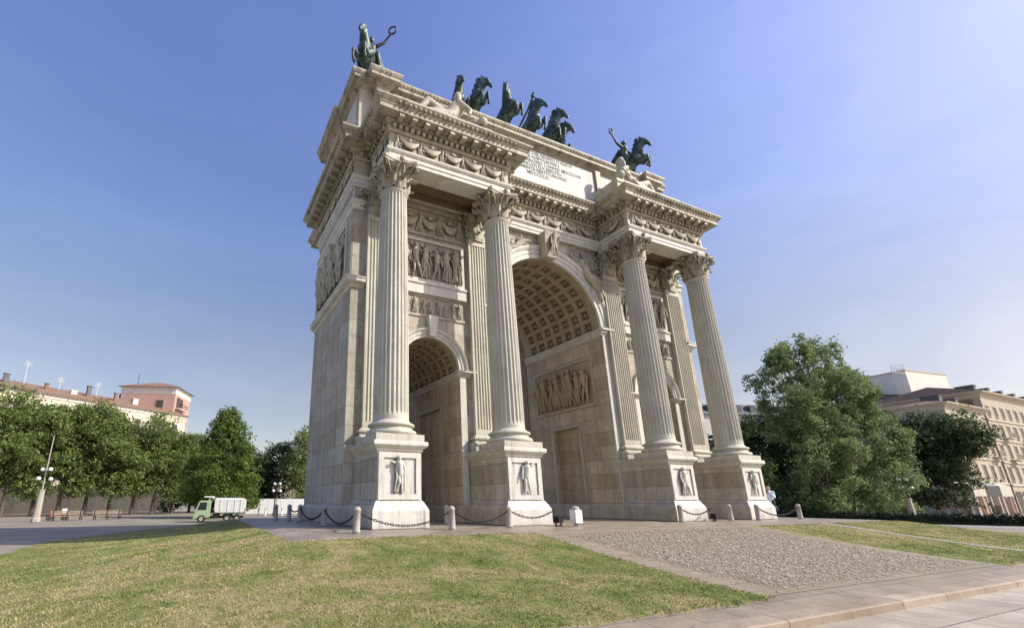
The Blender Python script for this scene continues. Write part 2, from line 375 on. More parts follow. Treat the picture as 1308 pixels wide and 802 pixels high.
def mat_gravel():
    m, nt, b = new_mat('loose_gravel'); P = worldco(nt)
    sx = nt.nodes.new('ShaderNodeSeparateXYZ'); ln(nt, P, sx.inputs[0])
    def mth(op, *a):
        n = nd(nt, 'ShaderNodeMath', operation=op)
        for i, v in enumerate(a):
            if hasattr(v, 'links'): ln(nt, v, n.inputs[i])
            else: n.inputs[i].default_value = v
        return n.outputs[0]
    ex = mth('SUBTRACT', 4.55, mth('ABSOLUTE', mth('ADD', sx.outputs[0], 2.0)))
    ey = mth('SUBTRACT', 2.85, mth('ABSOLUTE', mth('ADD', sx.outputs[1], 7.95)))
    ed = mth('ADD', mth('MINIMUM', ex, ey), mth('MULTIPLY', mth('SUBTRACT', noise(nt, P, 1.6, 7, .75), .5), 1.5))
    mask = ramp(nt, mth('ADD', mth('MULTIPLY', ed, 1.0), .5), [(.36, (0, 0, 0)), (.62, (1, 1, 1))])
    v = nt.nodes.new('ShaderNodeTexVoronoi'); v.inputs['Scale'].default_value = 19; ln(nt, P, v.inputs['Vector'])
    sep = nt.nodes.new('ShaderNodeSeparateColor'); ln(nt, v.outputs['Color'], sep.inputs[0])
    c = ramp(nt, sep.outputs[0], [(0, (.14, .11, .07)), (.4, (.25, .20, .135)), (.75, (.34, .275, .195)), (1, (.55, .48, .38))])
    c = mixc(nt, .8, c, ramp(nt, v.outputs['Distance'], [(.0, (1.1, 1.1, 1.1)), (.55, (.8, .8, .8)), (.8, (.2, .18, .15))]), 'MULTIPLY')
    a = noise(nt, P, .6, 5, .6)
    c = mixc(nt, ramp(nt, a, [(.45, (0, 0, 0)), (.7, (.6, .6, .6))]), c, (.22, .185, .13))
    br = nt.nodes.new('ShaderNodeTexBrick'); ln(nt, P, br.inputs['Vector'])
    br.inputs['Color1'].default_value = (.26, .22, .165, 1); br.inputs['Color2'].default_value = (.33, .28, .215, 1); br.inputs['Mortar'].default_value = (.14, .115, .08, 1)
    br.inputs['Scale'].default_value = 1; br.inputs['Brick Width'].default_value = 1.1; br.inputs['Row Height'].default_value = .55; br.inputs['Mortar Size'].default_value = .018
    dn = noise(nt, P, 1.3, 7, .72, .5); fn = noise(nt, P, 22, 5, .75)
    d = mixc(nt, ramp(nt, dn, [(.4, (0, 0, 0)), (.62, (1, 1, 1))]), br.outputs['Color'], (.25, .21, .135))
    d = mixc(nt, .6, d, ramp(nt, fn, [(.3, (.55, .55, .52)), (.7, (1.25, 1.2, 1.15))]), 'MULTIPLY')
    c = mixc(nt, mask, d, c)
    ln(nt, c, b.inputs['Base Color']); b.inputs['Roughness'].default_value = .85
    inv = nd(nt, 'ShaderNodeMath', operation='SUBTRACT'); inv.inputs[0].default_value = 1; ln(nt, v.outputs['Distance'], inv.inputs[1])
    bump(nt, b, mth('ADD', mth('MULTIPLY', inv.outputs[0], mask), mth('MULTIPLY', fn, .3)), .9, .05); return m
M['asphalt'] = mat_asphalt(); M['lawn'] = mat_lawn(); M['gravel'] = mat_gravel()
M['paving'] = mat_slabs('granite_paving', (.31, .265, .20), (.39, .335, .255), 1.2, .6, (.1, .09, .075), .5)
M['border'] = mat_slabs('border_paving', (.28, .235, .175), (.35, .29, .22), .9, .55, (.17, .14, .10), .75, 0, (.25, .21, .13))
M['street'] = mat_slabs('street_slabs', (.38, .34, .27), (.50, .45, .36), 1.9, .95, (.12, .10, .07), .75, 0, (.33, .27, .19))
M['kerb'] = mat_slabs('kerb_stone', (.34, .26, .19), (.42, .34, .26), 1.8, 3.0, (.10, .08, .06), .75, 0, (.22, .17, .11))
M['lightpath'] = mat_slabs('pale_path', (.36, .33, .30), (.40, .37, .33), 2.5, 2.5, (.25, .23, .2), .8)

gx = [-1200, -600, -300, -150, -90, -60] + lin(-45, -24, 3) + lin(-23, 26, 1) + lin(28, 60, 4) + [80, 120, 200, 400, 800, 1400]
gy = [-900, -400, -150, -70, -40, -25, -18, -15, -13.5, -12.72] + lin(-12.2, 26, .9) + lin(28, 60, 4) + [80, 110, 160, 250, 450, 800, 1500]
g_ = sheet(gx, gy, -.05)
g_.v = [(x, y, -1.15) if y < -12.6 else (x, y, z) for x, y, z in g_.v]
g_.build('ground', M['asphalt'])['kind'] = 'structure'
def wob(x, y): return .11 * math.sin(x * 2.9 + 1.3 * math.sin(y * 1.7)) + .09 * math.sin(y * 3.7 + 1.9 * math.sin(x * 2.3)) + .05 * math.sin(x * 9 + y * 8)
def area(name, xs, ys, lift, mat):
    mb = sheet(xs, ys, lift)
    if 'lawn' in name:      # worn, uneven edges
        x0, x1, y0, y1 = xs[0], xs[-1], ys[0], ys[-1]; out = []
        for x, y, z in mb.v:
            nx, ny = x, y; lo = 0
            if x in (x0, x1): nx += wob(y * 1.3, x) * .6; lo = .03
            if y in (y0, y1): ny += wob(x * 1.3, y) * .6; lo = .03
            out.append((nx, ny, gz(nx, ny) + lift - lo))
        mb.v = out
    o = mb.build(name, mat); o['kind'] = 'structure'; return o
area('paving', lin(-15.2, 16.2, .7), lin(-4.6, 14, .6), -.02, M['paving'])
lawn1 = area('lawn', lin(-23.6, -7.5, .22), lin(-11.5, -4.45, .22), .004, M['lawn'])
# lawn continuing along the left flank, with a rounded far end
def flank():
    mb = MB(); ys = lin(-4.95, 15.5, .5); N = 20
    for j in range(len(ys) - 1):
        for i in range(N):
            q = []
            for (jj, ii) in ((j, i), (j, i + 1), (j + 1, i + 1), (j + 1, i)):
                y = ys[jj]; xl = -23.6 + (max(0, y - 9) ** 2) * .10; xr = -15.2
                xl = min(xl, xr - .05); x = xl + (xr - xl) * ii / N; q.append((x, y, gz(x, y)))
            mb.add(q, [(0, 1, 2, 3)], True)
    return mb
o = flank().build('lawn_flank', M['lawn']); o['kind'] = 'structure'
area('gravel_path', lin(-8.9, 4.2, .6), lin(-11.3, -4.35, .5), -.012, M['gravel'])
area('lawn_east', lin(3.3, 8.6, .22), lin(-11.5, -4.6, .22), .004, M['lawn'])
area('lawn_east', lin(9.0, 25, .3), lin(-11.4, -4.6, .3), .004, M['lawn'])
area('footpath', [8.58, 9.02], lin(-11.5, -4.6, .5), -.003, M['lightpath'])
area('lawn_east', lin(16.2, 32, .9), lin(-4.55, 10, .7), .002, M['lawn'])
area('kerb_border', lin(-34, 40, 1), [-12.40, -11.9, -11.0], -.022, M['border'])
MB().sweep([(0, -1.2), (0, -.85), (-.01, -.835), (-.035, -.824), (-.34, -.812), (-.34, -1.2)], [(-36, -12.42), (60, -12.42)], closed=False).build('kerb', M['kerb'])['kind'] = 'structure'
MB().quad((-60, -16.2, -.965), (60, -16.2, -.965), (60, -12.415, -.965), (-60, -12.415, -.965)).build('street_paving', M['street'])['kind'] = 'structure'
MB().quad((34, -12, -1.036), (44, -12, -1.036), (64, 26, -1.036), (50, 26, -1.036)).build('road', M['lightpath'])['kind'] = 'structure'

# grass blades over the nearer lawns: nobody could count them
def blades():
    N = 230000
    def samp(n, x0, x1, y0, y1):
        return np.stack([NP.uniform(x0, x1, n), NP.uniform(y0, y1, n)], 1)
    p = np.concatenate([samp(int(N * .62), -23.5, -7.6, -11.5, -4.5), samp(int(N * .2), -23, -15.3, -4.5, 10), samp(int(N * .18), 3.6, 16, -11.4, -4.7)])
    cl = np.sin(p[:, 0] * 3.1 + np.sin(p[:, 1] * 2.3) * 2) * np.sin(p[:, 1] * 2.7 + np.sin(p[:, 0] * 1.9) * 2)
    p = p[NP.uniform(0, 1, len(p)) < .55 + .45 * cl]
    p = p + NP.normal(0, .09, p.shape)
    edge = (p[:, 0] > 8.5) & (p[:, 0] < 9.1); p = p[~edge]
    n = len(p); z = np.array([gz(a, b) for a, b in p])
    h = NP.uniform(.015, .046, n) * (1 + .5 * (NP.uniform(0, 1, n) < .06)); a = NP.uniform(0, 2 * PI, n); wd = NP.uniform(.006, .013, n); le = NP.normal(0, .03, (n, 2))
    dx, dy = np.cos(a) * wd, np.sin(a) * wd
    v = np.empty((n, 3, 3)); v[:, 0] = np.stack([p[:, 0] - dx, p[:, 1] - dy, z - .005], 1); v[:, 1] = np.stack([p[:, 0] + dx, p[:, 1] + dy, z - .005], 1)
    v[:, 2] = np.stack([p[:, 0] + le[:, 0], p[:, 1] + le[:, 1], z + h], 1)
    me = bpy.data.meshes.new('grass'); me.vertices.add(3 * n); me.vertices.foreach_set('co', v.reshape(-1))
    me.loops.add(3 * n); me.loops.foreach_set('vertex_index', np.arange(3 * n, dtype=np.int32))
    me.polygons.add(n); me.polygons.foreach_set('loop_start', np.arange(0, 3 * n, 3, dtype=np.int32)); me.update()
    gm, nt, b = new_mat('grass_blades'); P = worldco(nt)
    c = mixc(nt, .7, lawn_patches(nt, P, 1.1), ramp(nt, noise(nt, P, 14, 4, .7), [(.3, (.6, .68, .5)), (.55, (1, 1, 1)), (.72, (1.5, 1.35, 1.2))]), 'MULTIPLY')
    ln(nt, c, b.inputs['Base Color']); b.inputs['Roughness'].default_value = .7; b.inputs['Specular IOR Level'].default_value = .2
    o = link('grass', me, gm); tag(o, 'short patchy half dry grass growing over the sloping lawns', 'grass', kind='stuff')
blades()

def stones():
    n = 16000; x = NP.normal(-2.0, 1, n) * 0 + NP.uniform(-7.2, 3.2, n); y = NP.uniform(-11.2, -4.6, n)
    ins = np.minimum(4.55 - np.abs(x + 2), 2.85 - np.abs(y + 7.95)); k = NP.uniform(0, 1, n) < np.clip(.5 + ins * .9, 0, 1); x, y = x[k], y[k]; n = len(x)
    r = NP.gamma(3, .007, n) + .008; z = np.array([gz(a, c) for a, c in zip(x, y)]) - .012
    o = np.array([(1, 0, .1), (.2, .9, .1), (-.9, .4, .1), (-.5, -.8, .1), (.5, -.8, .1), (.05, .1, .8)])
    a = NP.uniform(0, 6.28, n); ca, sa = np.cos(a)[:, None], np.sin(a)[:, None]; j = NP.uniform(.7, 1.3, (n, 6))
    vx = (o[:, 0] * ca - o[:, 1] * sa) * j * r[:, None] + x[:, None]; vy = (o[:, 0] * sa + o[:, 1] * ca) * j * r[:, None] + y[:, None]; vz = o[:, 2] * j * r[:, None] * .8 + z[:, None]
    v = np.stack([vx, vy, vz], 2); f = np.array([(i, (i + 1) % 5, 5) for i in range(5)])
    F = (np.arange(n)[:, None, None] * 6 + f[None]).reshape(-1)
    me = bpy.data.meshes.new('pebbles'); me.vertices.add(6 * n); me.vertices.foreach_set('co', v.reshape(-1))
    me.loops.add(len(F)); me.loops.foreach_set('vertex_index', F.astype(np.int32)); me.polygons.add(5 * n); me.polygons.foreach_set('loop_start', np.arange(0, 15 * n, 3, dtype=np.int32)); me.update()
    m, nt, b = new_mat('pebble_stone'); P = worldco(nt); ln(nt, ramp(nt, noise(nt, P, 30, 3, .6), [(.32, (.14, .11, .075)), (.5, (.29, .24, .17)), (.68, (.58, .52, .43))]), b.inputs['Base Color']); b.inputs['Roughness'].default_value = .8
    o = link('pebbles', me, m); tag(o, 'loose brown and pale pebbles scattered over the gravel path', 'gravel', kind='stuff')
stones()

# ------------------------------------------------------------------ THE ARCH
arch = thing('triumphal_arch', 'huge pale marble triumphal arch with three openings and fluted Corinthian columns', 'triumphal arch')
XB, YF, YB = 12.0, 2.05, 9.3
ZC, ZS, ZT, ZE, ZK, ZA = 3.12, 3.96, 14.67, 16.2, 18.93, 23.86
CX = [-10.69, -4.93, 4.93, 10.69]
SIDE = 7.8
ARCHES = [(-SIDE, 1.58, 7.12), (0, 3.85, 10.95), (SIDE, 1.58, 7.12)]

def front_wall(y, flip):
    mb = MB(); edges = [-XB]
    for c, r, zs in ARCHES: edges += [c - r, c + r]
    edges.append(XB)
    def q(*p): mb.quad(*(p if not flip else p[::-1]))
    for i in range(0, len(edges), 2):
        q((edges[i], y, 0), (edges[i + 1], y, 0), (edges[i + 1], y, ZE), (edges[i], y, ZE))
    for c, r, zs in ARCHES:
        n = 36
        pts = [(c - r * math.cos(PI * k / n), zs + r * math.sin(PI * k / n)) for k in range(n + 1)]
        for (xa, za), (xb, zb) in zip(pts, pts[1:]): q((xa, y, za), (xb, y, zb), (xb, y, ZE), (xa, y, ZE))
    return mb
b = front_wall(YF, False); b.extend(front_wall(YB, True))
for s in (-1, 1):
    q = [(s * XB, YF, 0), (s * XB, YB, 0), (s * XB, YB, ZE), (s * XB, YF, ZE)]
    b.quad(*(q if s > 0 else q[::-1]))
b.build('wall', M['ashlar'], arch)

# jambs (side walls of each passage), with recessed door / panel
def jamb(x, s, zs, dy0, dy1, dz, depth, inner=None):
    """passage wall at x; open side towards s"""
    mb = MB(); ys = [YF, dy0, dy1, YB]; zz = [0, dz, zs]
    def q(*p): mb.quad(*p)
    for i in range(3):
        for k in range(2):
            if i == 1 and k == 0: continue
            q((x, ys[i], zz[k]), (x, ys[i + 1], zz[k]), (x, ys[i + 1], zz[k + 1]), (x, ys[i], zz[k + 1]))
    x2 = x - s * depth
    q((x2, dy0, 0), (x2, dy1, 0), (x2, dy1, dz), (x2, dy0, dz))
    q((x, dy0, 0), (x2, dy0, 0), (x2, dy0, dz), (x, dy0, dz)); q((x, dy1, 0), (x2, dy1, 0), (x2, dy1, dz), (x, dy1, dz))
    q((x, dy0, dz), (x2, dy0, dz), (x2, dy1, dz), (x, dy1, dz))
    mb.build('passage_wall', M['jamb'], arch)
    # frame round the recess
    f = MB(); t = .05
    for (a0, a1, z0, z1) in ((dy0 - .22, dy0 - .002, 0, dz + .22), (dy1 + .002, dy1 + .22, 0, dz + .22), (dy0 - .002, dy1 + .002, dz + .002, dz + .22)):
        f.box(min(x, x + s * t), max(x, x + s * t), a0, a1, z0, z1)
    f.build('recess_frame', M['warm'], arch)
for s in (-1, 1):
    jamb(s * 3.85, -s, 10.95, 4.75, 7.0, 5.35, .55)
    for t in (-1, 1): jamb(s * SIDE + t * 1.58, -t, 7.12, 4.1, 6.7, 5.6, .12)

# coffered vaults
def vault(c, r, zs, nt_, ny, name):
    fr = MB(); ros = MB()
    y0, y1 = YF + .55, YB - .55
    def P(t, y, rr): return (c - rr * math.cos(t), y, zs + rr * math.sin(t))
    n = 36
    for ya, yb in ((YF, y0), (y1, YB)):
        for k in range(n): fr.quad(P(PI * k / n, ya, r), P(PI * k / n, yb, r), P(PI * (k + 1) / n, yb, r), P(PI * (k + 1) / n, ya, r))
    dt = PI / nt_; dy = (y1 - y0) / ny; e = .16; dep = .10 * r ** .5 * 1.2
    for i in range(nt_):
        for j in range(ny):
            t0, t1, a, bb = i * dt, (i + 1) * dt, y0 + j * dy, y0 + (j + 1) * dy
            o = [P(t0, a, r), P(t0, bb, r), P(t1, bb, r), P(t1, a, r)]
            st, sy = dt * e, dy * e
            m = [P(t0 + st, a + sy, r), P(t0 + st, bb - sy, r), P(t1 - st, bb - sy, r), P(t1 - st, a + sy, r)]
            st2, sy2 = dt * (e + .1), dy * (e + .1)
            h = [P(t0 + st2, a + sy2, r + dep), P(t0 + st2, bb - sy2, r + dep), P(t1 - st2, bb - sy2, r + dep), P(t1 - st2, a + sy2, r + dep)]
            for k in range(4):
                l = (k + 1) % 4; fr.quad(o[k], o[l], m[l], m[k]); fr.quad(m[k], m[l], h[l], h[k])
            fr.quad(*h)
            ros.ball(P((t0 + t1) / 2, (a + bb) / 2, r + dep * .8), min(dy, dt * r) * .2, 8, 5)
            for q in range(6):
                tt = (t0 + t1) / 2 + math.cos(q * PI / 3) * dt * .2; yy = (a + bb) / 2 + math.sin(q * PI / 3) * dy * .2
                ros.ball(P(tt, yy, r + dep * .9), min(dy, dt * r) * .12, 6, 4)
    v = fr.build('coffered_vault', M['vault'], arch); ros.build('rosettes', M['vault'], v)
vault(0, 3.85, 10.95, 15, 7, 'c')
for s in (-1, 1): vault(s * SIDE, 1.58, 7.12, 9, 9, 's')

# archivolts and imposts
def ring(c, r, zs, prof, y):
    """prof [(radial, proud)] swept round the opening"""
    mb = MB(); n = 44; k = len(prof); vs = []; fs = []
    for i in range(n + 1):
        t = PI * i / n
        for dr, p in prof: vs.append((c - (r + dr) * math.cos(t), y - p, zs + (r + dr) * math.sin(t)))
    for i in range(n):
        for j in range(k - 1): fs.append((i * k + j, i * k + j + 1, (i + 1) * k + j + 1, (i + 1) * k + j))
    mb.add(vs, fs); return mb
for c, r, zs in ARCHES:
    s = .75 if r > 2 else .42
    ring(c, r, zs, [(-.02, -.1), (-.02, .06), (s * .33, .06), (s * .34, .10), (s * .68, .10), (s * .7, .15), (s * .85, .2), (s, .22), (s, 0)], YF).build('archivolt', M['white'], arch)
    for t in (-1, 1):
        im = MB(); wdt = .82 if r > 2 else .85; h = .42 if r > 2 else .3
        x0 = c + t * (r - .1); x1 = c + t * (r + wdt)
        a, bb = min(x0, x1), max(x0, x1)
        for (z0, z1, pr) in ((zs - h, zs - h * .66, .08), (zs - h * .66, zs - h * .28, .16), (zs - h * .28, zs, .26)):
            im.box(a - (pr * .5 if t > 0 else 0), bb + (pr * .5 if t < 0 else 0), YF - pr, YF + .002, z0, z1)
            xa, xb = c + t * (r - pr * .6), c + t * (r + .01)
            im.box(min(xa, xb), max(xa, xb), YF + .003, YB, z0 + .001, z1 - .001)
        im.build('impost', M['white'], arch)
        # sunlit edge of the opening, put in as a white strip
        st = MB(); xa = c + t * (r + .004); xb = c + t * (r + (.5 if r > 2 else .34))
        st.box(min(xa, xb), max(xa, xb), YF - .05, YF + .01, .7, zs - h - .002); st.build('lit_strip', M['white'], arch)

# plinth of the piers
for a, bb in ((-12.0, -9.42), (-6.18, -3.87), (3.87, 6.18), (9.42, 12.0)):
    pl = MB(); pl.sweep([(.12, 0), (.12, .62), (.1, .68), (.0, .74)], [(a, YF), (bb, YF), (bb, YB), (a, YB)])
    pl.build('plinth', M['ashlar'], arch)

# pedestals -------------------------------------------------------------
PROF_PED = [(.22, 0), (.22, .6), (.20, .66), (.07, .9), (.0, .98), (0, 2.72), (.05, 2.76), (.05, 2.83), (.10, 2.86), (.19, 2.94), (.21, 2.97), (.21, 3.09), (.19, ZC), (-.5, ZC)]
def pedestal_mesh():
    mb = MB(); mb.sweep(PROF_PED, [(.9, -.9), (.9, 2.1), (-.9, 2.1), (-.9, -.9)][::-1] if False else [(-.9, -.9), (.9, -.9), (.9, 2.1), (-.9, 2.1)], cap=True)
    return mb.mesh('pedestal')
pedM = pedestal_mesh(); pedM.materials.append(M['white']); pedM.materials.append(M['ashlar'])
for p in pedM.polygons:
    if abs(p.normal.x) > .75: p.material_index = 1
def frame_boxes(mb, x0, x1, z0, z1, y, t, d):
    mb.box(x0, x1, y - d, y + .003, z1 - t, z1); mb.box(x0, x1, y - d, y + .003, z0, z0 + t)
    mb.box(x0, x0 + t, y - d, y + .003, z0 + t, z1 - t); mb.box(x1 - t, x1, y - d, y + .003, z0 + t, z1 - t)
pf = MB(); frame_boxes(pf, -.86, .86, .99, 2.70, -.9, .2, .06)
pfM = pf.mesh('panel_frame')
psfM = []
for s in (-1, 1):
    x = s * .9; psf = MB()
    for (a0, a1, z0, z1) in ((-.85, 1.1, 2.5, 2.7), (-.85, 1.1, 1.0, 1.18), (-.85, -.67, 1.18, 2.5), (.92, 1.1, 1.18, 2.5)):
        psf.box(min(x, x + s * .025), max(x, x + s * .025), a0, a1, z0, z1)
    psfM.append(psf.mesh('side_frame'))

def relief_person(mb, x, z0, h, y, pose=0, dpt=.5, seed=0, n=9):
    """low-relief standing figure, height h, against plane y (front is -y)"""
    rnd = random.Random(seed * 91 + pose); k = h / 1.75; J = lambda a, b, c=0.0: (x + a * k, y - (.06 + c) * k * dpt * 2, z0 + b * k)
    lean = rnd.uniform(-.12, .12); s = rnd.choice((-1, 1)); st = rnd.uniform(.08, .3)
    hip = J(lean * .3, .92); ch = J(lean, 1.38, .03); hd = J(lean + s * .03, 1.64, .06)
    C = lambda a, r0, b_, r1: mb.cone(a, r0 * k, b_, r1 * k, n)
    C(hip, .16, ch, .19); C(ch, .08, hd, .115)
    k1 = J(s * st * .6, .5, .06); f1 = J(s * st * 1.5, .04, .0); k2 = J(-s * st * .4, .48, .03); f2 = J(-s * st * .6, .04, .02)
    C(J(lean * .3 + s * .08, .88), .1, k1, .075); C(k1, .07, f1, .045); C(J(lean * .3 - s * .08, .88), .1, k2, .075); C(k2, .07, f2, .045)
    up = rnd.random()
    e1 = J(lean + s * .34, 1.15 + .45 * up, .06); h1 = J(lean + s * (.36 + .15 * rnd.random()), .85 + 1.0 * up, .05)
    C(J(lean + s * .19, 1.42), .07, e1, .05); C(e1, .05, h1, .04)
    e2 = J(lean - s * .3, 1.1, .04); h2 = J(lean - s * (.22 + .2 * rnd.random()), .8, .06)
    C(J(lean - s * .19, 1.42), .07, e2, .05); C(e2, .05, h2, .04)
    if rnd.random() < .7:   # drapery folds
        for q in range(4): mb.tube([J(lean - .16 + q * .1, 1.2, .02), J(-.2 + q * .13, .75, .05), J(-.25 + q * .16 + rnd.uniform(-.05, .05), .1, .0)], .045 * k, 6)
def scene_relief(mb, x0, x1, z0, z1, y, n, seed, dpt=.5, det=7):
    w_ = (x1 - x0) / n; h = (z1 - z0)
    for i in range(n):
        relief_person(mb, x0 + w_ * (i + .5) + random.Random(seed + i).uniform(-.1, .1) * w_, z0, h * random.Random(seed * 3 + i).uniform(.78, .96), y, i, dpt, seed + i, det)
def rotmesh(mb, fn): return MB().extend(mb, fn)

LBL = ['outermost left', 'inner left', 'inner right', 'outermost right']
def fluted_shaft():
    mb = MB(); N = 24; per = 6; zs = [0, .06, .12] + [.2 + (ZT - ZS - .45) * t for t in (0, .02, .33, .5, .66, .83, .98, 1)] + [ZT - ZS - .16, ZT - ZS - .1, ZT - ZS]
    H = ZT - ZS; vs = []; fs = []; n = N * per
    for z in zs:
        t = z / H; r = .715 - .11 * (max(0, t - .25) / .75) ** 1.3
        fl = 1 if .2 < z < H - .24 else 0
        if z < .05 or z > H - .13: r += .05
        for i in range(n):
            a = 2 * PI * i / n; u = (i % per) / per
            d = .0 if u < .16 else .062 * math.sin(PI * (u - .16) / .84)
            rr = r - d * fl * (.62 + .38 * r / .74); vs.append((rr * math.cos(a), rr * math.sin(a), z))
    for k in range(len(zs) - 1):
        for i in range(n):
            j = (i + 1) % n; fs.append((k * n + i, k * n + j, (k + 1) * n + j, (k + 1) * n + i))
    mb.add(vs, fs, False); return mb.mesh('shaft')
shaftM = fluted_shaft(); shaftM.materials.append(M['column'])
bm_ = MB(); bm_.box(-1.0, 1.0, -1.0, 1.0, 0, .28)
bm_.lathe([(.98, .28), (1.02, .33), (1.03, .40), (.99, .46), (.9, .48), (.87, .53), (.84, .58), (.86, .62), (.92, .64), (.95, .69), (.92, .74), (.86, .76), (.80, .77), (.77, .84), (.5, .84)], 40)
baseM = bm_.mesh('base'); baseM.materials.append(M['column'])
def capital():
    mb = MB(); H = ZE - ZT
    mb.lathe([(.66, -.06), (.69, -.02), (.66, .02), (.60, .03), (.60, .5), (.64, .9), (.74, 1.15), (.86, 1.26)], 32)
    def leaf(ang, rb, z0, h, wid, curl):
        ns, ntt = 8, 6; vs = []; fs = []
        for i in range(ns + 1):
            s = i / ns
            r = rb + .05 + .04 * math.sin(s * PI) + curl * max(0, s - .45) ** 2 * 3.0
            z = z0 + h * (s - max(0, s - .78) * 1.25)
            wd = wid * (1 - .25 * s) * (math.sin(min(1, .35 + (1 - s) * 1.1) * PI / 2)) * (1 + .16 * math.sin(s * 22))
            for j in range(ntt + 1):
                t = j / ntt * 2 - 1; a = ang + t * wd / r
                rr = r - .07 * t * t + (.035 if j % 2 else 0) + (.06 if j == 3 else 0)
                vs.append((rr * math.cos(a), rr * math.sin(a), z - .05 * abs(t)))
        for i in range(ns):
            for j in range(ntt):
                k = i * (ntt + 1) + j; fs.append((k, k + 1, k + ntt + 2, k + ntt + 1))
        mb.add(vs, fs, True)
    for i in range(8): leaf(2 * PI * i / 8, .58, 0.02, .62, .24, .42)
    for i in range(8): leaf(2 * PI * (i + .5) / 8, .60, .1, .98, .23, .5)
    for i in range(8): leaf(2 * PI * i / 8, .62, .55, .68, .16, .55)
    for i in range(4):   # corner volutes
        a = PI / 4 + i * PI / 2
        for off in (-.09, .09):
            pts = []; rad = []
            for k in range(18):
                t = k / 17
                if t < .5: r, z = .72 + .34 * (t / .5) ** 1.4, .72 + .52 * (t / .5)
                else:
                    q = (t - .5) / .5 * 2 * PI * 1.1; rr = .14 * (1 - .6 * (t - .5) / .5); r, z = 1.08 + rr * math.sin(q), 1.1 + rr * math.cos(q)
                aa = a + off * (1 - t) * 2.2; pts.append((r * math.cos(aa), r * math.sin(aa), z)); rad.append(.055 - .015 * t)
            mb.tube(pts, rad, 6)
        c = a + PI / 4; mb.ball((.98 * math.cos(c), .98 * math.sin(c), 1.38), .13, 8, 5)  # flower
        for off in (-.25, .25):
            aa = c + off; mb.tube([(.72 * math.cos(aa), .72 * math.sin(aa), .75), (.84 * math.cos(c + off * .7), .84 * math.sin(c + off * .7), 1.05), (.93 * math.cos(c + off * .35), .93 * math.sin(c + off * .35), 1.2)], .05, 6)
    pts = []
    for i in range(4):  # abacus with hollow sides
        a = -PI * .75 + i * PI / 2; c0 = Vector((math.cos(a), math.sin(a))) * 1.27; c1 = Vector((math.cos(a + PI / 2), math.sin(a + PI / 2))) * 1.27
        nrm = Vector((math.cos(a + PI / 4), math.sin(a + PI / 4)))
        for k in range(9):
            t = .06 + .88 * k / 8; p = c0.lerp(c1, t) + nrm * (-.16 * math.sin(PI * k / 8) + .02); pts.append((p.x, p.y))
    mb.sweep([(-.2, 1.24), (-.06, 1.26), (-.03, 1.36), (0, 1.38), (0, H - .01), (-.5, H - .01)], pts, cap=True)
    return mb.mesh('capital')
capM = capital(); capM.materials.append(M['carved'])
def pilaster_shaft():
    mb = MB(); H = ZT - ZS; hw = .62; N = 7; per = 6; xs = []; ds = []
    for i in range(N):
        for k in range(per):
            u = k / per; xs.append(-hw + .05 + (2 * hw - .1) * (i + u) / N); ds.append(0 if u < .18 else .05 * math.sin(PI * (u - .18) / .82))
    xs = [-hw] + xs + [hw - .05, hw]; ds = [0] + ds + [0, 0]
    for z0, z1, f in ((0, .3, 0), (.3, H - .35, 1), (H - .35, H, 0)):
        for i in range(len(xs) - 1):
            mb.quad((xs[i], 1.78 + ds[i] * f, z0), (xs[i + 1], 1.78 + ds[i + 1] * f, z0), (xs[i + 1], 1.78 + ds[i + 1] * f, z1), (xs[i], 1.78 + ds[i] * f, z1))
    mb.quad((-hw, 2.06, 0), (-hw, 1.78, 0), (-hw, 1.78, H), (-hw, 2.06, H)); mb.quad((hw, 1.78, 0), (hw, 2.06, 0), (hw, 2.06, H), (hw, 1.78, H))
    return mb.mesh('pilaster')
pilM = pilaster_shaft(); pilM.materials.append(M['column'])
pb = MB().sweep([(.2, 0), (.2, .28), (.24, .33), (.24, .42), (.1, .5), (.08, .58), (.16, .64), (.16, .72), (.05, .78), (.03, .84)], [(-.66, 2.06), (-.66, 1.76), (.66, 1.76), (.66, 2.06)], closed=False)
pbM = pb.mesh('base'); pbM.materials.append(M['column'])

for i, x in enumerate(CX):
    ped = link('pedestal', pedM, None, arch); ped.location = (x, 0, 0)
    link('panel_frame', pfM, M['white'], ped); [link('side_frame', q_, M['ashlar'], ped) for q_ in psfM]
    rf = MB(); relief_person(rf, 0, 1.2, 1.38, -.9, i, .75, [3, 5, 8, 12][i], 12); rf.build('relief_figure', M['white'], ped)
    sh = link('column', shaftM, None, arch); sh.location = (x, 0, ZS)
    bs = link('base', baseM, None, sh); bs.location = (0, 0, ZC - ZS)
    cp = link('capital', capM, None, sh); cp.location = (0, 0, ZT - ZS)
    pi_ = link('pilaster', pilM, None, arch); pi_.location = (x, 0, ZS)
    bs = link('base', pbM, None, pi_); bs.location = (0, 0, ZC - ZS)
    cp = link('capital', capM, None, pi_); cp.location = (0, 1.98, ZT - ZS); cp.scale = (.98, .42, 1)

for x in CX[1:]:      # the far side of the arch, glimpsed through the openings
    ped = link('pedestal', pedM, None, arch); ped.location = (x, 11.35, 0); ped.rotation_euler = (0, 0, PI)
    sh = link('column', shaftM, None, arch); sh.location = (x, 11.35, ZS)
    bs = link('base', baseM, None, sh); bs.location = (0, 0, ZC - ZS)
    cp = link('capital', capM, None, sh); cp.location = (0, 0, ZT - ZS)

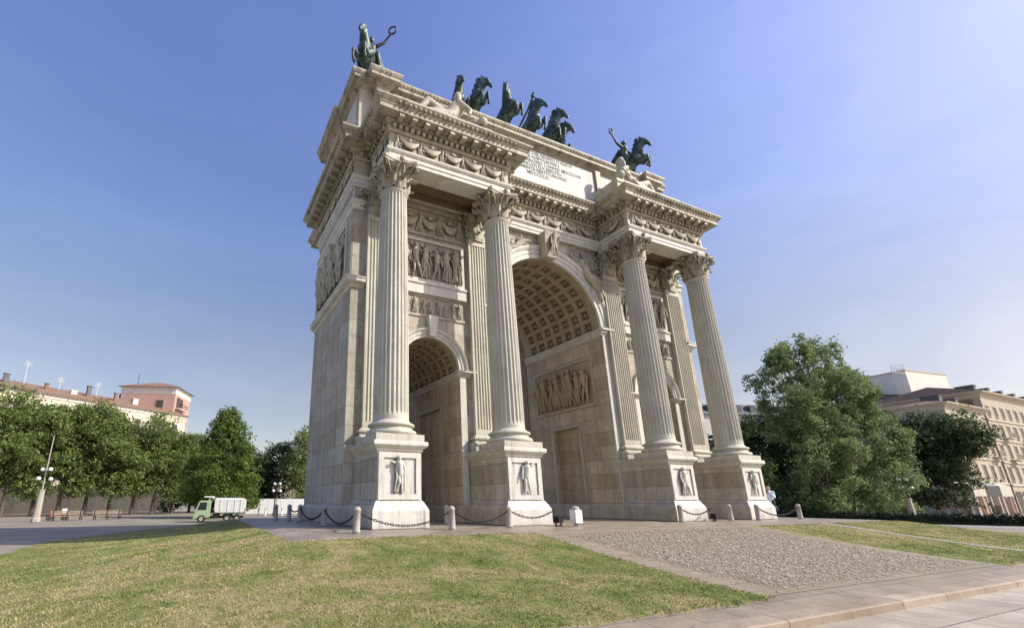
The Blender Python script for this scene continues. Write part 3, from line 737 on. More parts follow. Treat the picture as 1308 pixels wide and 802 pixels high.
# entablature -------------------------------------------------------------
EP = [(-12.05, 2.0), (-11.16, 2.0), (-11.16, -.52), (-4.37, -.52), (-4.37, 1.78), (4.37, 1.78), (4.37, -.52), (11.16, -.52), (11.16, 2.0), (12.05, 2.0), (12.05, 9.35), (11.16, 9.35), (11.16, 11.87), (4.37, 11.87), (4.37, 9.57), (-4.37, 9.57), (-4.37, 11.87), (-11.16, 11.87), (-11.16, 9.35), (-12.05, 9.35)]
ar = MB(); ar.sweep([(0, ZE), (0, 16.4), (.04, 16.41), (.04, 16.63), (.09, 16.65), (.15, 16.74), (.16, 16.82), (.0, 16.83)], EP)
sf = MB()
for s in (-1, 1):     # beams and sunk soffit between column and wall
    x0, x1 = (-11.16, -4.37) if s < 0 else (4.37, 11.16)
    xi0, xi1 = x0 + 1.0, x1 - 1.0
    ar.quad((x0, 9.31, ZE), (x1, 9.31, ZE), (x1, 11.87, ZE), (x0, 11.87, ZE))
    O = [(x0, -.52), (x1, -.52), (x1, 2.04), (x0, 2.04)]; I = [(xi0, .5), (xi1, .5), (xi1, 1.74), (xi0, 1.74)]
    for k in range(4):
        l = (k + 1) % 4
        ar.quad((*O[k], ZE), (*O[l], ZE), (*I[l], ZE), (*I[k], ZE)); sf.quad((*I[k], ZE), (*I[l], ZE), (*I[l], 16.62), (*I[k], 16.62))
    sf.quad(*[(*p, 16.62) for p in I])
for (a, bb, c, d) in ((-12.05, -11.16, 2.0, 2.06), (-4.37, 4.37, 1.78, 2.06), (11.16, 12.05, 2.0, 2.06)): ar.quad((a, c, ZE), (bb, c, ZE), (bb, d, ZE), (a, d, ZE))
for s in (-1, 1): ar.quad((s * 12.05, 2, ZE), (s * 11.9, 2, ZE), (s * 11.9, 9.35, ZE), (s * 12.05, 9.35, ZE))
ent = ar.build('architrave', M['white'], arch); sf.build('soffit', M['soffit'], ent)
fz = MB().sweep([(0, 16.83), (0, 17.78), (.08, 17.80), (.12, 17.86)], EP); fz.build('frieze', M['warm'], arch)
cn = MB().sweep([(.12, 17.86), (.15, 17.9), (.15, 18.12), (.3, 18.2), (.34, 18.24), (.34, 18.30), (.76, 18.32), (.76, 18.34), (.79, 18.35), (.79, 18.57), (.83, 18.6), (.85, 18.66), (.96, 18.78), (1.02, 18.86), (1.02, ZK), (.9, ZK + .02), (-.4, ZK + .05)], EP, cap=True)
corn = cn.build('cornice', M['cornice'], arch)
def along(path, step, fn, closed=True, skip=lambda a, b: False):
    n = len(path)
    for i in range(n if closed else n - 1):
        a, b2 = Vector(path[i]), Vector(path[(i + 1) % n])
        if skip(a, b2): continue
        L = (b2 - a).length; d = (b2 - a) / L; k = max(1, int(L / step))
        for j in range(k): fn(a + d * (L * (j + .5) / k), d, Vector((d.y, -d.x)))
den = MB(); mod = MB(); egg = MB()
bk = lambda a, b2: a.y > 9 and b2.y > 9
along(EP, .3, lambda p, d, n: den.obox(p + n * .22, d, n, .085, .08, 17.92, 18.11), skip=bk)
along(EP, .62, lambda p, d, n: mod.obox(p + n * .54, d, n, .12, .2, 18.17, 18.315), skip=bk)
along(EP, .26, lambda p, d, n: egg.ball((p.x + n.x * .95, p.y + n.y * .95, 18.72), .075, 6, 4), skip=bk)
den.build('dentils', M['carved'], corn); mod.build('modillions', M['carved'], corn); egg.build('egg_moulding', M['carved'], corn)
def plaque(mb, o, d, n, x0, x1, z0, z1, cnt, seed, k=1.0):
    """putti holding festoons between x0..x1 along d from origin o, facing n"""
    t = MB(); wv = (x1 - x0) / cnt; h = z1 - z0
    for i in range(cnt + 1):
        xx = x0 + wv * i; relief_person(t, xx, z0 + .02, h * .92, 0, i, .6, seed + i, 8)
        if i < cnt:
            for q in range(3):
                pts = [(xx + wv * u, -.09 - .07 * math.sin(PI * u), z1 - h * .2 - h * (.48 + .1 * q - .1) * math.sin(PI * u)) for u in [.1 + .8 * m / 8 for m in range(9)]]
                t.tube(pts, [(.035 + .06 * math.sin(PI * m / 8)) * h for m in range(9)], 6)
            t.ball((xx + wv * .5, -.1, z1 - h * .3), .14 * h, 8, 5)
    mb.extend(t, lambda p: (o[0] + d[0] * p[0] + n[0] * -p[1], o[1] + d[1] * p[0] + n[1] * -p[1], p[2]))
ff = MB()
for (a, bb, cnt) in ((EP[2], EP[3], 5), (EP[4], EP[5], 6), (EP[6], EP[7], 5), (EP[1], EP[2], 2), (EP[5], EP[6], 1), (EP[-1], EP[0], 5)):
    A, B2 = Vector(a), Vector(bb); L = (B2 - A).length; d = (B2 - A) / L; n = Vector((d.y, -d.x))
    plaque(ff, A, d, n, .4, L - .4, 16.86, 17.76, cnt, int(L * 7), 1)
ff.build('festoon_carving', M['carved'], arch)

# attic -------------------------------------------------------------------
def attic_path(e=0):
    return [(-11.82, 2.5), (-11.0, 2.5), (-11.0, 1.95), (-10.2, 1.95), (-10.2, 2.4), (10.2, 2.4), (10.2, 1.95), (11.0, 1.95), (11.0, 2.5), (11.82, 2.5), (11.82, 5.6), (12.05, 5.6), (12.05, 8.9), (11.82, 8.9), (11.82, 9.3), (-11.82, 9.3), (-11.82, 8.9), (-12.05, 8.9), (-12.05, 5.6), (-11.82, 5.6)]
AP = attic_path()
at = MB().sweep([(.35, ZK), (.35, 19.5), (.3, 19.6), (.08, 19.75), (.0, 19.8), (0, 23.08)], AP); at.build('attic', M['warm'], arch)
ac = MB().sweep([(0, 23.08), (.06, 23.12), (.08, 23.22), (.22, 23.3), (.24, 23.34), (.44, 23.36), (.46, 23.38), (.46, 23.56), (.5, 23.6), (.58, 23.76), (.58, ZA), (.4, ZA + .02), (-.5, ZA + .04)], AP, cap=True)
aco = ac.build('attic_cornice', M['cornice'], arch)
ae = MB(); along(AP, .24, lambda p, d, n: ae.ball((p.x + n.x * .54, p.y + n.y * .54, 23.68), .06, 6, 4), skip=bk); ae.build('egg_moulding', M['carved'], aco)
# pilaster strips and white fields on the attic front
for x in (-10.0, -5.62, 5.62, 10.0): am = MB(); am.box(x - .22, x + .22, 2.18, 2.41, 19.81, 23.07); am.build('attic_strip', M['warm'], arch)
for a, bb in ((-9.75, -5.86), (5.86, 9.75)): wf = MB(); wf.box(a, bb, 2.36, 2.41, 20.0, 23.0); wf.build('attic_panel', M['white'], arch)
for s in (-1, 1):
    q = MB(); q.box(min(s * 11.8, s * 11.86), max(s * 11.8, s * 11.86), 2.9, 5.2, 20.0, 22.9); q.build('attic_panel', M['white'], arch)
pn = MB(); pn.box(-5.38, 5.38, 2.33, 2.41, 20.05, 23.02); pan = pn.build('inscription_panel', M['panel'], arch)
LINES = ['ALLE SPERANZE DEL REGNO ITALICO', 'AUSPICE NAPOLEONE I', "I MILANESI DEDICARONO L'ANNO MDCCCVII", 'E FRANCATI DA SERVITU', 'FELICEMENTE RESTITUIRONO', 'MDCCCLIX']
def text_mesh(s, size):
    c = bpy.data.curves.new('t', 'FONT'); c.body = s; c.size = size; c.align_x = 'CENTER'; c.extrude = .012; c.resolution_u = 2; c.offset = .004
    o = bpy.data.objects.new('t', c); COL.objects.link(o); dg = bpy.context.evaluated_depsgraph_get(); dg.update()
    me = bpy.data.meshes.new_from_object(o.evaluated_get(dg)); bpy.data.objects.remove(o); bpy.data.curves.remove(c); return me
for i, s in enumerate(LINES):
    me = text_mesh(s, .36); me.name = 'lettering'; me.materials.clear()
    o = link('lettering', me, M['letters'], pan); o.location = (.35, 2.325, 22.66 - i * .325); o.rotation_euler = (PI / 2, 0, 0)
# plinths over the column pairs, for the river gods
for s in (-1, 1): bl = MB(); bl.sweep([(.1, ZK), (.1, 19.4), (0, 19.5), (0, 20.5), (.08, 20.6), (.08, 20.8), (-.3, 20.82)], [(s * 7.75 - 2.9, .15), (s * 7.75 + 2.9, .15), (s * 7.75 + 2.9, 1.9), (s * 7.75 - 2.9, 1.9)], cap=True); bl.build('statue_plinth', M['warm'], arch)
cb = MB(); cb.box(-5.6, 5.6, 2.8, 8.6, ZA + .02, ZA + .55); cb.build('top_plinth', M['warm'], arch)
for s in (-1, 1):
    q = MB(); q.box(s * 10.6 - .75, s * 10.6 + .75, 2.0, 5.2, ZA + .02, ZA + .4); q.build('top_plinth', M['warm'], arch)

# front-wall carving --------------------------------------------------------
for s in (-1, 1):
    c = s * SIDE; x0, x1 = c - 2.02, c + 2.02
    g = MB(); frame_boxes(g, x0, x1, 11.62, 14.08, YF, .16, .10); g.build('relief_frame', M['white'], arch)
    g = MB(); scene_relief(g, x0 + .2, x1 - .2, 11.78, 13.85, YF, 6, 20 + s, 1.0, 9); scene_relief(g, x0 + .4, x1 - .4, 12.3, 13.9, YF + .02, 6, 60 + s, .5); g.build('relief_panel', M['carved'], arch)
    g = MB(); g.box(x0 - .05, x1 + .05, YF - .16, YF + .003, 10.92, 11.60); g.box(x0 - .08, x1 + .08, YF - .22, YF + .004, 11.45, 11.55); g.build('string_course', M['white'], arch)
    g = MB(); g.box(x0, x1, YF - .06, YF + .003, 9.72, 9.84); g.box(x0, x1, YF - .06, YF + .003, 10.8, 10.915)
    scene_relief(g, x0 + .1, x1 - .1, 9.86, 10.78, YF, 9, 40 + s, .9); g.build('relief_band', M['carved'], arch)
    g = MB(); plaque(g, (c, YF), (1, 0), (0, -1), -1.8, 1.8, 14.5, 15.75, 3, 70 + s); g.box(x0, x1, YF - .08, YF + .003, 14.3, 14.42); g.box(x0, x1, YF - .1, YF + .003, 15.82, 16.0); g.build('festoon_carving', M['carved'], arch)
    g = MB()  # keystone of the side arch
    g.add([(c - .16, YF - .3, 8.66), (c + .16, YF - .3, 8.66), (c + .26, YF - .42, 9.7), (c - .26, YF - .42, 9.7), (c - .16, YF, 8.66), (c + .16, YF, 8.66), (c + .26, YF, 9.7), (c - .26, YF, 9.7)],
          [(0, 1, 2, 3), (0, 3, 7, 4), (1, 5, 6, 2), (3, 2, 6, 7), (0, 4, 5, 1)]); g.build('keystone', M['white'], arch)
# spandrel figures of the big arch: flying winged figures
def flying(s):
    t = MB(); C = lambda a, r0, b_, r1, n: t.cone(a, r0 * 1.2, b_, r1 * 1.2, n)
    P = lambda a, b, d=.1: (a, YF - d * 2.2, b)
    C(P(2.9, 14.65), .2, P(3.25, 14.1), .22, 10); C(P(2.75, 14.9), .1, P(2.62, 15.1), .16, 10)
    C(P(3.25, 14.1), .2, P(3.75, 13.5), .14, 10); C(P(3.75, 13.5), .12, P(4.05, 12.8), .08, 10); C(P(3.3, 14.2), .18, P(3.95, 13.8), .13, 10); C(P(3.95, 13.8), .11, P(4.2, 13.1), .08, 10)
    C(P(2.8, 14.8), .08, P(2.3, 15.0), .06, 8); C(P(2.3, 15.0), .06, P(1.9, 15.35), .05, 8)
    for k in range(9):
        a = R(25 + k * 9); C(P(3.05, 14.7, .05), .07, P(3.05 + 1.25 * math.cos(a), 14.55 + 1.3 * math.sin(a), .06), .06, 6)
    for k in range(5): t.tube([P(3.1 + k * .06, 14.3, .16), P(3.6 + k * .1, 13.7 + k * .06, .2), P(3.95 + k * .1, 12.9 + k * .12, .1)], .05, 6)
    rnd = random.Random(5 + s)
    for k in range(46):     # laurel and drapery filling the corner
        x = rnd.uniform(.9, 4.15); zz = rnd.uniform(12.6, 15.9)
        if math.hypot(x, zz - 10.95) < 4.78: continue
        a = rnd.uniform(0, 6.28); t.tube([P(x, zz, .06), P(x + .14 * math.cos(a), zz + .14 * math.sin(a), .11), P(x + .3 * math.cos(a + .5), zz + .3 * math.sin(a + .5), .05)], [.05, .075, .03], 6)
        if k % 3 == 0: t.ball(P(x, zz, .08), .1, 7, 5)
    return MB().extend(t, lambda p: (s * p[0], p[1], p[2]))
for s in (-1, 1): flying(s).build('spandrel_figure', M['carved'], arch)
k = MB(); k.add([(-.42, YF - .5, 14.7), (.42, YF - .5, 14.7), (.58, YF - .85, 16.19), (-.58, YF - .85, 16.19), (-.42, YF, 14.7), (.42, YF, 14.7), (.58, YF, 16.19), (-.58, YF, 16.19)],
               [(0, 1, 2, 3), (0, 3, 7, 4), (1, 5, 6, 2), (3, 2, 6, 7), (0, 4, 5, 1)])
ks = k.build('keystone', M['warm'], arch)
k = MB(); relief_person(k, 0, 14.7, 1.45, YF - .72, 2, 1.0, 5, 12); k.build('keystone_figure', M['carved'], ks)

# flank (left and right walls) --------------------------------------------
for s in (-1, 1):
    def F(p): return (s * (XB - (p[1])), 5.68 + p[0] * -s * -1, p[2])   # local x along the wall, local -y outward
    pth = [(s * XB, YF), (s * XB, YB)] if s > 0 else [(s * XB, YB), (s * XB, YF)]
    wrap = [(XB, YB), (XB, YF), (11.5, YF)]
    path = [(-11.36, YF), (-XB, YF), (-XB, YB)][::-1] if s < 0 else [(11.36, YF), (XB, YF), (XB, YB)]
    MB().sweep([(0, 10.6), (.06, 10.64), (.1, 10.74), (.26, 10.82), (.3, 10.86), (.3, 11.0), (.34, 11.04), (.34, 11.1), (0, 11.14)], path, closed=False).build('string_course', M['white'], arch)
    MB().sweep([(0, 14.92), (.05, 14.96), (.07, 15.2), (.16, 15.3), (.16, 15.44), (0, 15.46)], path, closed=False).build('upper_string_course', M['white'], arch)
    g = MB(); frame_boxes(g, -2.8, 2.8, 11.4, 14.7, 0, .2, .1); rotmesh(g, F).build('relief_frame', M['white'], arch)
    g = MB(); scene_relief(g, -2.5, 2.5, 11.62, 14.4, 0, 8, 90 + s, 1.0); scene_relief(g, -2.4, 2.4, 12.4, 14.4, .02, 8, 120 + s, .35); rotmesh(g, F).build('relief_panel', M['carved'], arch)
    # corner strips
    for (ya, yb) in ((YF + .02, YF + .75), (YB - .75, YB - .02)):
        g = MB(); xa, xb = s * XB, s * (XB + .05); g.box(min(xa, xb), max(xa, xb), ya, yb, 11.16, 14.9); g.build('corner_strip', M['ashlar'], arch)
# reliefs in the big passage
for s in (-1, 1):
    x = s * 3.85
    def F(p): return (x - s * (-p[1]) , 5.75 + p[0], p[2])
    g = MB(); g.box(-2.6, 2.6, -.02, .0, 6.6, 9.35); scene_relief(g, -2.45, 2.45, 6.7, 9.2, -.02, 8, 150 + s, .9, 9); scene_relief(g, -2.4, 2.4, 7.4, 9.2, 0, 8, 170 + s, .35, 8)
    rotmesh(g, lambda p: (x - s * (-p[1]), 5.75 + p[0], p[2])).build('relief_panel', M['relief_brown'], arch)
    g = MB(); frame_boxes(g, -2.75, 2.75, 6.45, 9.5, 0, .15, .08); rotmesh(g, lambda p: (x - s * (-p[1]), 5.75 + p[0], p[2])).build('relief_frame', M['warm'], arch)

# ------------------------------------------------------------------ bronze horses
def horse_parts(pitch=0, yaw=0, nod=0, legs='rear', tail=True):
    """facing +X, withers 1.6 m; front end pitched up about the hips, neck turned by yaw"""
    mb = MB(); cp, sp = math.cos(pitch), math.sin(pitch); HX, HZ = 0, 1.25
    def B(x, y, z): dx, dz = x - HX, z - HZ; return Vector((HX + dx * cp - dz * sp, y, HZ + dx * sp + dz * cp))
    nb = Vector((1.02, 0, 1.5))
    def Nk(x, y, z):
        dx, dz = x - nb.x, z - nb.z; cn, sn = math.cos(nod), math.sin(nod); dx, dz = dx * cn - dz * sn, dx * sn + dz * cn
        cy, sy = math.cos(yaw), math.sin(yaw); b0 = B(*nb); return Vector((b0.x + dx * cy - y * sy, dx * sy + y * cy, b0.z + dz))
    C = lambda a, r0, b_, r1: mb.cone(a, r0, b_, r1, 14)
    C(B(-.12, 0, 1.32), .33, B(.35, 0, 1.24), .36); C(B(.35, 0, 1.24), .36, B(.95, 0, 1.3), .35); C(B(.95, 0, 1.3), .33, B(1.18, 0, 1.3), .26)
    C(B(.75, 0, 1.5), .2, B(1.05, 0, 1.5), .2); C(B(-.25, 0, 1.4), .24, B(.05, 0, 1.45), .24)
    C(Nk(1.05, 0, 1.45), .28, Nk(1.3, 0, 1.85), .2); C(Nk(1.3, 0, 1.85), .2, Nk(1.42, 0, 2.2), .15)
    C(Nk(1.42, 0, 2.24), .14, Nk(1.62, 0, 2.04), .12); C(Nk(1.62, 0, 2.04), .11, Nk(1.78, 0, 1.74), .075); C(Nk(1.47, 0, 2.08), .11, Nk(1.56, 0, 1.94), .10); C(Nk(1.76, 0, 1.76), .08, Nk(1.79, 0, 1.69), .068)
    for s in (-1, 1):
        C(Nk(1.38, s * .07, 2.34), .05, Nk(1.38, s * .09, 2.52), .018); C(Nk(1.62, s * .1, 2.14), .03, Nk(1.64, s * .1, 2.13), .03)
    for k in range(8):   # mane
        t = k / 7; x, z = 1.0 + .34 * t - .12, 1.62 + .78 * t; C(Nk(x, .0, z), .075, Nk(x - .09, .05 * (-1) ** k, z - .06), .05)
    C(Nk(1.42, 0, 2.36), .06, Nk(1.56, 0, 2.26), .04)
    for s in (-1, 1):
        sh = B(1.0, s * .2, 1.2)
        if legs == 'rear':
            up = .14 if s > 0 else -.06
            el = B(1.12, s * .21, .92); kn = B(1.48, s * .22, .84 + up); fe = B(1.36 - .05 * s, s * .22, .46 + up); ho = B(1.24, s * .22, .36 + up)
        else:
            el = B(1.05, s * .2, .9); kn = B(1.1 + .12 * s, s * .2, .52); fe = B(1.05 + .2 * s, s * .2, .16); ho = B(1.1 + .2 * s, s * .2, .05)
        C(sh, .19, el, .13); C(el, .12, kn, .075); C(kn, .078, fe, .05); C(fe, .055, ho, .07)
        hip = Vector((-.06, s * .19, 1.2)); st = Vector((.22 + .06 * s, s * .21, .86)); hk = Vector((-.2 + .08 * s, s * .2, .5)); f2 = Vector((-.05 + .1 * s, s * .2, .16)); h2 = Vector((.02 + .1 * s, s * .2, .06))
        C(hip, .24, st, .16); C(st, .15, hk, .08); C(hk, .08, f2, .055); C(f2, .06, h2, .08)
    if tail:
        C(B(-.4, 0, 1.5), .07, Vector((-.62, 0, 1.3)), .1); C(Vector((-.62, 0, 1.3)), .1, Vector((-.75, .05, .75)), .1); C(Vector((-.75, .05, .75)), .09, Vector((-.7, .05, .3)), .03)
    return mb
HS = 1.66
specs = [(-4.5, 4.3, -.05, R(13), R(-8), 'outermost left rearing bronze horse of the team, head high'),
         (-3.35, 3.7, .0, R(28), R(35), 'second bronze horse from the left of the team, head turned right'),
         (-.95, 3.4, .05, R(24), R(-46), 'third rearing bronze horse from the left, pale green neck and head turned left'),
         (1.3, 3.6, .0, R(19), R(26), 'fourth rearing bronze horse, just right of the gap with the chariot pole'),
         (3.15, 3.7, .0, R(15), R(28), 'fifth rearing bronze horse, second from the right end of the team'),
         (4.2, 4.4, .0, R(4), R(30), 'lowest bronze horse at the right end of the team, foreleg stretched over the cornice')]
for i, (x, y, rz, pit, yaw, lab) in enumerate(specs):
    me = sculpt(horse_parts(pit, yaw, R(4 - 5 * (i % 3))), .036, 3, 'rearing_horse'); me.materials.append(M['bronze'])
    o = link('rearing_horse', me, None); o.location = (x + .3, y + 1.7, ZA + .55); o.rotation_euler = (0, 0, R(-90) + rz); o.scale = (HS, HS * .9, HS)
    tag(o, lab, 'horse statue', 'bronze chariot team of six horses on the arch')
# chariot
ch = thing('chariot', 'bronze chariot behind the team of six horses on top of the arch', 'chariot', (.2, 7.0, ZA + .55))
t = MB(); t.sweep([(0, .7), (.12, .75), (.05, 1.3), (.12, 2.0), (.05, 2.05), (-.1, 2.0), (-.08, .9)], [(.95 * math.cos(a), .9 * math.sin(a)) for a in [2 * PI * k / 20 for k in range(20)]], cap=True); t.build('body', M['bronze'], ch)
for s in (-1, 1):
    t = MB(); t.tube([(s * 1.25, .9 * math.cos(a), .9 + .9 * math.sin(a)) for a in [2 * PI * k / 28 for k in range(28)]], .08, 8, True)
    for k in range(8): a = PI * k / 4; t.tube([(s * 1.25, 0, .9), (s * 1.25, .86 * math.cos(a), .9 + .86 * math.sin(a))], .05, 6)
    t.ball((s * 1.25, 0, .9), .16); t.build('wheel', M['bronze'], ch)
t = MB(); t.tube([(0, -.6, .9), (.1, -2.4, 1.2), (.3, -4.1, 2.6), (.34, -4.6, 3.2)], [.09, .08, .07, .06], 8); t.ball((.35, -4.65, 3.3), .14); t.ball((.36, -4.72, 3.5), .09); t.build('pole', M['bronze'], ch)

# equestrian victories
def rider(s):
    mb = MB(); C = lambda a, r0, b_, r1: mb.cone(a, r0, b_, r1, 12)
    C((.38, 0, 1.8), .21, (.36, 0, 2.1), .17); C((.36, 0, 2.1), .16, (.4, 0, 2.36), .2); C((.4, 0, 2.5), .075, (.42, 0, 2.62), .07); C((.43, 0, 2.72), .125, (.45, 0, 2.8), .11); C((.36, 0, 2.8), .1, (.28, 0, 2.76), .08)
    C((.53, 0, 2.72), .03, (.565, 0, 2.7), .02)
    C((.38, s * .22, 2.42), .085, (.28, s * .5, 2.62), .065); C((.28, s * .5, 2.62), .06, (.24, s * .74, 2.98), .045); C((.24, s * .74, 2.98), .05, (.24, s * .78, 3.08), .045)
    C((.4, -s * .22, 2.42), .085, (.56, -s * .32, 2.14), .065); C((.56, -s * .32, 2.14), .06, (.84, -s * .16, 2.05), .05)
    for q in (-1, 1):
        C((.4, q * .2, 1.78), .16, (.72, q * .42, 1.5), .11); C((.72, q * .42, 1.5), .1, (.52, q * .44, 1.02), .06); C((.52, q * .44, 1.02), .06, (.68, q * .45, .94), .05)
        for k in range(4): C((.25 + .1 * k, q * .3, 1.75), .08, (.05 + .16 * k, q * .43, 1.2 - .06 * k), .05)
    for k in range(4): C((.2, .12 * (k - 1.5), 2.3), .07, (-.25 - .05 * k, .2 * (k - 1.5), 1.7), .06)
    return mb
for (x, s, yaw, rz, lab) in ((-10.35, 1, R(6), R(-44), 'bronze rider raising a wreath on a horse, at the left corner of the attic'), (10.65, -1, R(12), R(14), 'bronze rider holding a wreath on a leaping horse, right corner of attic')):
    v = thing('equestrian_statue', lab, 'equestrian statue', (x, 4.25, ZA + .4), R(-90) + rz, 'bronze mounted victories on the attic corners', 1.5)
    me = sculpt(horse_parts(R(17), yaw, R(2)), .034, 3, 'horse'); link('horse', me, M['bronze'], v)
    me = sculpt(rider(s), .026, 2, 'rider'); rd = link('rider', me, M['bronze'], v); rd.location = (-.02, 0, .13)
    t = MB(); t.tube([(.24 + .02 * math.sin(a), s * (.86 + .17 * math.cos(a)), 3.2 + .17 * math.sin(a)) for a in [2 * PI * k / 22 for k in range(22)]], .04, 7, True); wr = t.build('wreath', M['bronze'], rd)

# reclining river gods
def river_god():
    mb = MB(); C = lambda a, r0, b_, r1: mb.cone(a, r0, b_, r1, 14)
    C((0, 0, .5), .42, (.4, 0, .9), .4); C((.4, 0, .9), .4, (.75, 0, 1.45), .46); C((.75, .34, 1.62), .2, (.78, -.36, 1.62), .2)
    C((.8, -.03, 1.9), .15, (.85, -.06, 2.1), .15); C((.86, -.08, 2.28), .24, (.86, -.08, 2.42), .23); C((.8, -.26, 2.1), .14, (.78, -.24, 1.85), .1); C((.9, .06, 2.3), .24, (.92, .1, 2.05), .14); C((.84, -.31, 2.32), .05, (.84, -.33, 2.24), .05)
    C((.8, -.42, 1.6), .18, (1.35, -.55, 1.2), .14); C((1.35, -.55, 1.2), .13, (1.2, -.75, .75), .1); C((1.2, -.75, .75), .11, (1.1, -.82, .66), .09)
    C((.72, .42, 1.62), .18, (.2, .55, 1.2), .14); C((.2, .55, 1.2), .13, (-.35, .3, 1.2), .1)
    C((-.1, -.22, .5), .34, (-1.15, -.3, 1.05), .23); C((-1.15, -.3, 1.05), .22, (-1.7, -.32, .28), .14); C((-1.7, -.32, .24), .13, (-2.0, -.36, .12), .1)
    C((-.1, .25, .45), .34, (-1.2, .35, .5), .23); C((-1.2, .35, .5), .22, (-2.15, .2, .25), .14); C((-2.15, .2, .25), .13, (-2.35, .15, .38), .1)
    for k in range(6): C((.3 - .2 * k, -.45, .8 - .05 * k), .09, (-.1 - .25 * k, -.55, .2), .11)
    C((1.5, -.1, .35), .42, (1.75, -.45, .4), .34); C((1.75, -.45, .4), .3, (1.95, -.8, .42), .2); C((1.95, -.8, .42), .27, (1.97, -.84, .42), .27)
    C((-2.2, 0, .06), .2, (1.8, 0, .06), .3); C((-2.0, -.4, .04), .14, (1.6, -.5, .04), .18)
    return mb
me = sculpt(river_god(), .05, 3, 'river_god'); me.materials.append(M['carved'])
for s, lab in ((-1, 'white marble reclining river god above the left pair of columns'), (1, 'white marble reclining river god above the right pair of columns, against the sky')):
    o = link('reclining_statue', me, None); o.location = (s * 7.3, .95, 20.82); o.scale = (-s * 1.02, .95, 1.02); tag(o, lab, 'marble statue', 'marble river gods above the column pairs')

# ------------------------------------------------------------------ bollards and chains
bo = MB().lathe([(0, 0), (.125, 0), (.125, .08), (.115, .1), (.108, .66), (.12, .67), (.12, .71), (.1, .75), (.06, .79), (0, .80)], 20).mesh('granite_bollard'); bo.materials.append(M['granite'])
BP = [(-12.86, -2.55, 'pale granite bollard in front of the shaded flank, left of the first pedestal'),
      (-9.2, -2.16, 'granite bollard standing in front of the left small archway'),
      (-6.62, -1.96, 'granite bollard against the left edge of the second white pedestal'),
      (3.56, -1.5, 'shaded granite bollard in front of the third pedestal'),
      (7.54, -1.3, 'granite bollard between the third and fourth pedestals'),
      (9.39, -1.55, 'shaded granite bollard in front of the fourth pedestal'),
      (13.25, -1.5, 'rightmost granite bollard, past the last pedestal before the trees'),
      (-13.58, 8.44, 'dark shaded bollard beside the rear flank, leftmost of three'),
      (-12.99, 8.0, 'dark shaded bollard beside the rear flank, middle one of three'),
      (-12.75, 6.6, 'dark shaded bollard beside the rear flank, nearest the wall of the three'),
      (-12.75, 1.9, 'shaded bollard in front of the middle of the arch flank where two chains meet'),
      (-7.5, 1.3, 'dark bollard deep in the mouth of the left small archway')]
for x, y, lab in BP:
    o = link('bollard', bo, None); o.location = (x, y, gz(x, y) - .02); o.rotation_euler = (R(random.uniform(-2, 2)), R(random.uniform(-2, 2)), random.random() * 6)
    tag(o, lab, 'bollard', 'granite bollards around the arch')
def chain(a, b, sag, lab, z=.62):
    A, B2 = Vector((*a, gz(*a) + z)), Vector((*b, gz(*b) + z)); L = (B2 - A).length; n = int(L / .1); mb = MB()
    pts = []
    for i in range(n + 1):
        t = i / n; p = A.lerp(B2, t); p.z -= sag * 4 * t * (1 - t); pts.append(p)
    for i in range(n):
        p, q = pts[i], pts[i + 1]; d = (q - p).normalized(); u = d.cross(Vector((0, 0, 1))).normalized(); v = u if i % 2 else d.cross(u).normalized()
        c = (p + q) / 2; mb.tube([c + d * .075 * math.cos(a_) + v * .034 * math.sin(a_) for a_ in [2 * PI * k / 10 for k in range(10)]], .013, 5, True)
    o = mb.build('chain', M['iron']); tag(o, lab, 'chain', 'iron chains hung between the bollards')
bp = [(x, y) for x, y, _ in BP]
chain(bp[0], bp[1], .46, 'iron chain sagging in front of the first white pedestal')
chain(bp[1], bp[2], .4, 'iron chain sagging before the pier between the left archway and second pedestal')
chain(bp[2], (-4.35, -1.9), .3, 'iron chain slanting down across the second white pedestal')
chain(bp[3], (5.9, -1.45), .3, 'iron chain slanting down across the third pedestal')
chain(bp[5], bp[6], .42, 'iron chain past the fourth pedestal to the last bollard on the right')
chain(bp[9], bp[10], .44, 'iron chain sagging along the rear half of the shaded flank')
chain(bp[10], bp[0], .44, 'iron chain sagging along the front half of the shaded flank')
chain(bp[8], bp[9], .2, 'short iron chain between two dark bollards at the rear of the flank')
# white square marker pillar and flood lamps
pp = thing('marker_pillar', 'short white square pillar with a dark cap, before the central archway', 'pillar', (-3.48, -2.13, gz(-3.48, -2.13)))
MB().box(-.17, .17, -.17, .17, .1, .6).build('body', M['whitepaint'], pp)
MB().lathe([(.12, 0), (.12, .1), (0, .1)], 16).build('foot', M['granite'], pp)
MB().lathe([(.17, .6), (.17, .64), (.12, .72), (.0, .75)], 16).build('cap', M['granite'], pp)
for (x, y, lab) in ((-4.25, -1.95, 'small dark flood lamp on the paving by the second pedestal'), (5.95, -1.5, 'small dark flood lamp on the paving by the third pedestal')):
    f = thing('flood_lamp', lab, 'flood lamp', (x, y, 0), .4, 'flood lamps on the paving')
    t = MB(); t.box(-.2, .2, -.12, .12, .12, .34); t.build('housing', M['iron'], f); t = MB(); t.box(-.17, .17, .122, .13, .15, .31); t.build('lens', M['glass'], f)
    t = MB(); t.box(-.23, -.205, -.03, .03, -.02, .26); t.box(.205, .23, -.03, .03, -.02, .26); t.box(-.23, .23, -.05, .05, -.02, .02); t.build('bracket', M['iron'], f)

